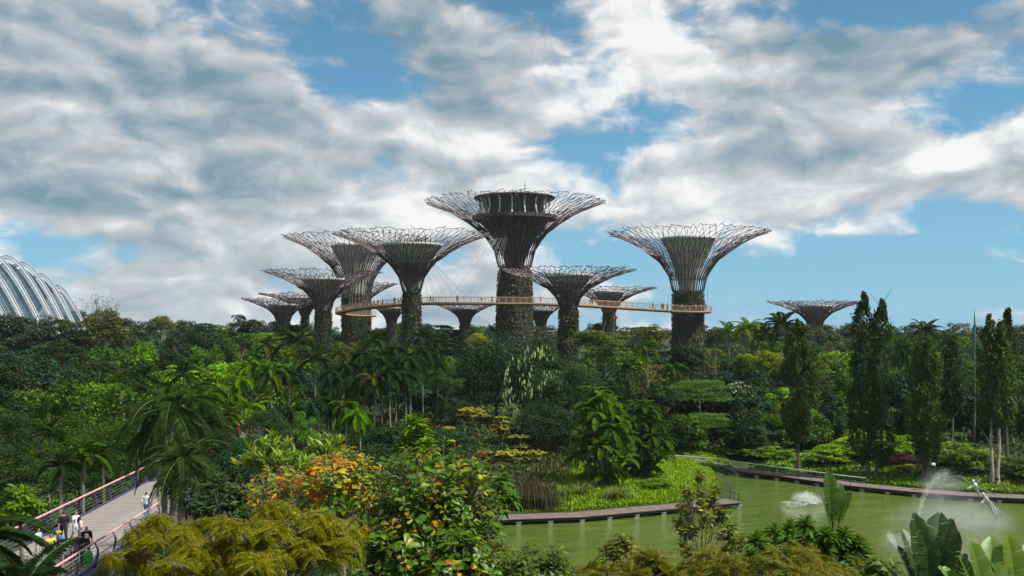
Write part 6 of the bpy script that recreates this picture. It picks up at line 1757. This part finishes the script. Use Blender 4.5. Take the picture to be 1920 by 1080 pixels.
def paddles(name, label, px, D, leaves, color, tall=None, lib=PADDLE, cat='plant', group=None):
    """LEAVES: (tip column, tip row, base column, base row, face turn, mesh, colour factor)"""
    s = D / F
    x = (px - CX) * s; g = gz(x, D)
    root = thing(name, label, cat, (x, D, g), 0, group)
    o3 = np.array((x, D, g))
    bs = [P(l_[2], l_[3], D) - o3 for l_ in leaves]
    top = np.mean(bs, 0)
    MB().tube([(0, 0, -.2), (top[0] * .5, 0, top[2] * .5), tuple(top)], [.20, .15, .10], 8).build('stem', BROWNTWIG, root)
    for k, (tx, ty, bx_, by_, turn, mi, cf) in enumerate(leaves):
        A = bs[k]; T_ = P(tx, ty, D + (.4 if k % 2 else -.3)) - o3
        d_ = T_ - A; L_ = np.linalg.norm(d_); d_ /= L_
        n_ = np.array((sin(turn), -cos(turn), .35)); y = np.cross(n_, d_); y /= np.linalg.norm(y); z = np.cross(d_, y)
        k_ = L_ / 1.35
        o = obj('leaf', lib[mi % len(lib)], root, color=tuple(c * cf for c in color))
        o.matrix_local = Matrix([[d_[i] * k_, y[i] * k_, z[i] * k_, A[i]] for i in range(3)] + [[0, 0, 0, 1]])
    return root
near_tree('leafy_bush', 'soft green bush below the slim young fan palm', 'bush', 1590, 1085, 24, .75, .7, .62, L_POINT, SMALLG, 90, 9, .22, 19, hubs=8, low=-.2, r0=.05)
paddles('traveller_palm', 'dark fan of broad toothed paddle leaves rising from the bottom edge before the water jets', 1745, 20,
        [(1724, 968, 1738, 1150, .3, 0, .8), (1760, 962, 1750, 1150, -.5, 1, 1.05), (1790, 1000, 1756, 1150, -.9, 0, 1.0), (1694, 1022, 1730, 1150, .7, 1, .75), (1806, 1040, 1760, 1155, -1.0, 0, 1.2), (1672, 1062, 1726, 1155, .9, 1, .8), (1742, 1002, 1744, 1155, .1, 1, .8), (1708, 992, 1735, 1155, .5, 2, .9), (1776, 980, 1753, 1155, -.7, 2, 1.1), (1660, 1085, 1722, 1160, 1.0, 2, .8), (1818, 1070, 1764, 1160, -1.1, 2, 1.0)], (.032, .070, .015), lib=PADDLE_T)
paddles('banana_plant', 'light green banana plant with upright leaves at the bottom corner, next to the dark fan', 1858, 18,
        [(1836, 1022, 1850, 1160, .4, 0, .9), (1862, 1008, 1860, 1160, -.2, 1, 1.1), (1815, 1045, 1846, 1165, .8, 0, .7), (1880, 1048, 1866, 1165, -.7, 2, 1.0), (1790, 1060, 1842, 1165, .9, 2, 1.1)], (.10, .19, .022))
paddles('banana_plant', 'yellowish banana plant at the very corner beside the lighter one', 1912, 18.5,
        [(1902, 1008, 1908, 1160, .2, 0, 1.0), (1925, 1020, 1914, 1160, -.4, 1, .9), (1885, 1052, 1904, 1165, .8, 2, .9), (1945, 1040, 1920, 1165, -.8, 0, 1.0)], (.13, .20, .022))
paddles('traveller_palm', 'slim young fan palm with upright folded leaves standing out against the lake', 1562, 29,
        [(1557, 886, 1562, 1005, .25, 0, .9), (1572, 905, 1564, 1005, -.5, 1, 1.25), (1588, 922, 1566, 1005, -.9, 2, 1.5), (1545, 915, 1560, 1005, .8, 1, .7)], (.050, .112, .015), lib=PADDLE_T)

# ------------------------------------------------------------------ labels of the woodland: kind, row and what each tree stands by
SEG = [(-200, 145, 'below the glass conservatory'), (145, 445, 'between conservatory and lowest supertree'), (445, 640, 'below the small supertrees'), (640, 850, 'below the skyway loop'), (850, 1010, 'below the tallest supertree'),
       (1010, 1235, 'around the flecked supertree trunk'), (1235, 1445, 'around the lone broad supertree'), (1445, 1600, 'near the flat lone supertree'), (1600, 1700, 'behind the twin tipped column'), (1700, 2300, 'behind the last columnar trees')]
def seg_of(px): return [n for a, b, n in SEG if a <= px < b][0]
from collections import defaultdict
gr_ = defaultdict(list)
for d_ in PLACED:
    w = f"{CNAME[d_['color']]} {d_['shape']}"
    gr_[(w, d_['row'], seg_of(d_['px']))].append(d_)
for (w, row, sg), lst in gr_.items():
    lst.sort(key=lambda d_: d_['px'])
    for k, d_ in enumerate(lst):
        o_n = '' if len(lst) == 1 else (f'{ORD[k]} ')
        d_['o']['label'] = f"{o_n}{w} tree in the {row}, {sg}"
gr_ = defaultdict(list)
for d_ in PALMS:
    rw = 'on the skyline' if d_['py'] < 650 else ('in the slender grove' if 610 < d_['px'] < 830 and d_['py'] < 730 else ('by the footbridge' if d_['D'] < 80 else ('over the almond trees' if 440 < d_['px'] < 700 and d_['py'] > 740 else 'in the middle woodland')))
    gr_[(d_['desc'], rw, seg_of(d_['px']))].append(d_)
for (w, rw, sg), lst in gr_.items():
    lst.sort(key=lambda d_: d_['px'])
    for k, d_ in enumerate(lst):
        d_['o']['label'] = f"{'' if len(lst) == 1 else ORD[k] + ' '}{w} palm {rw}, {sg}"
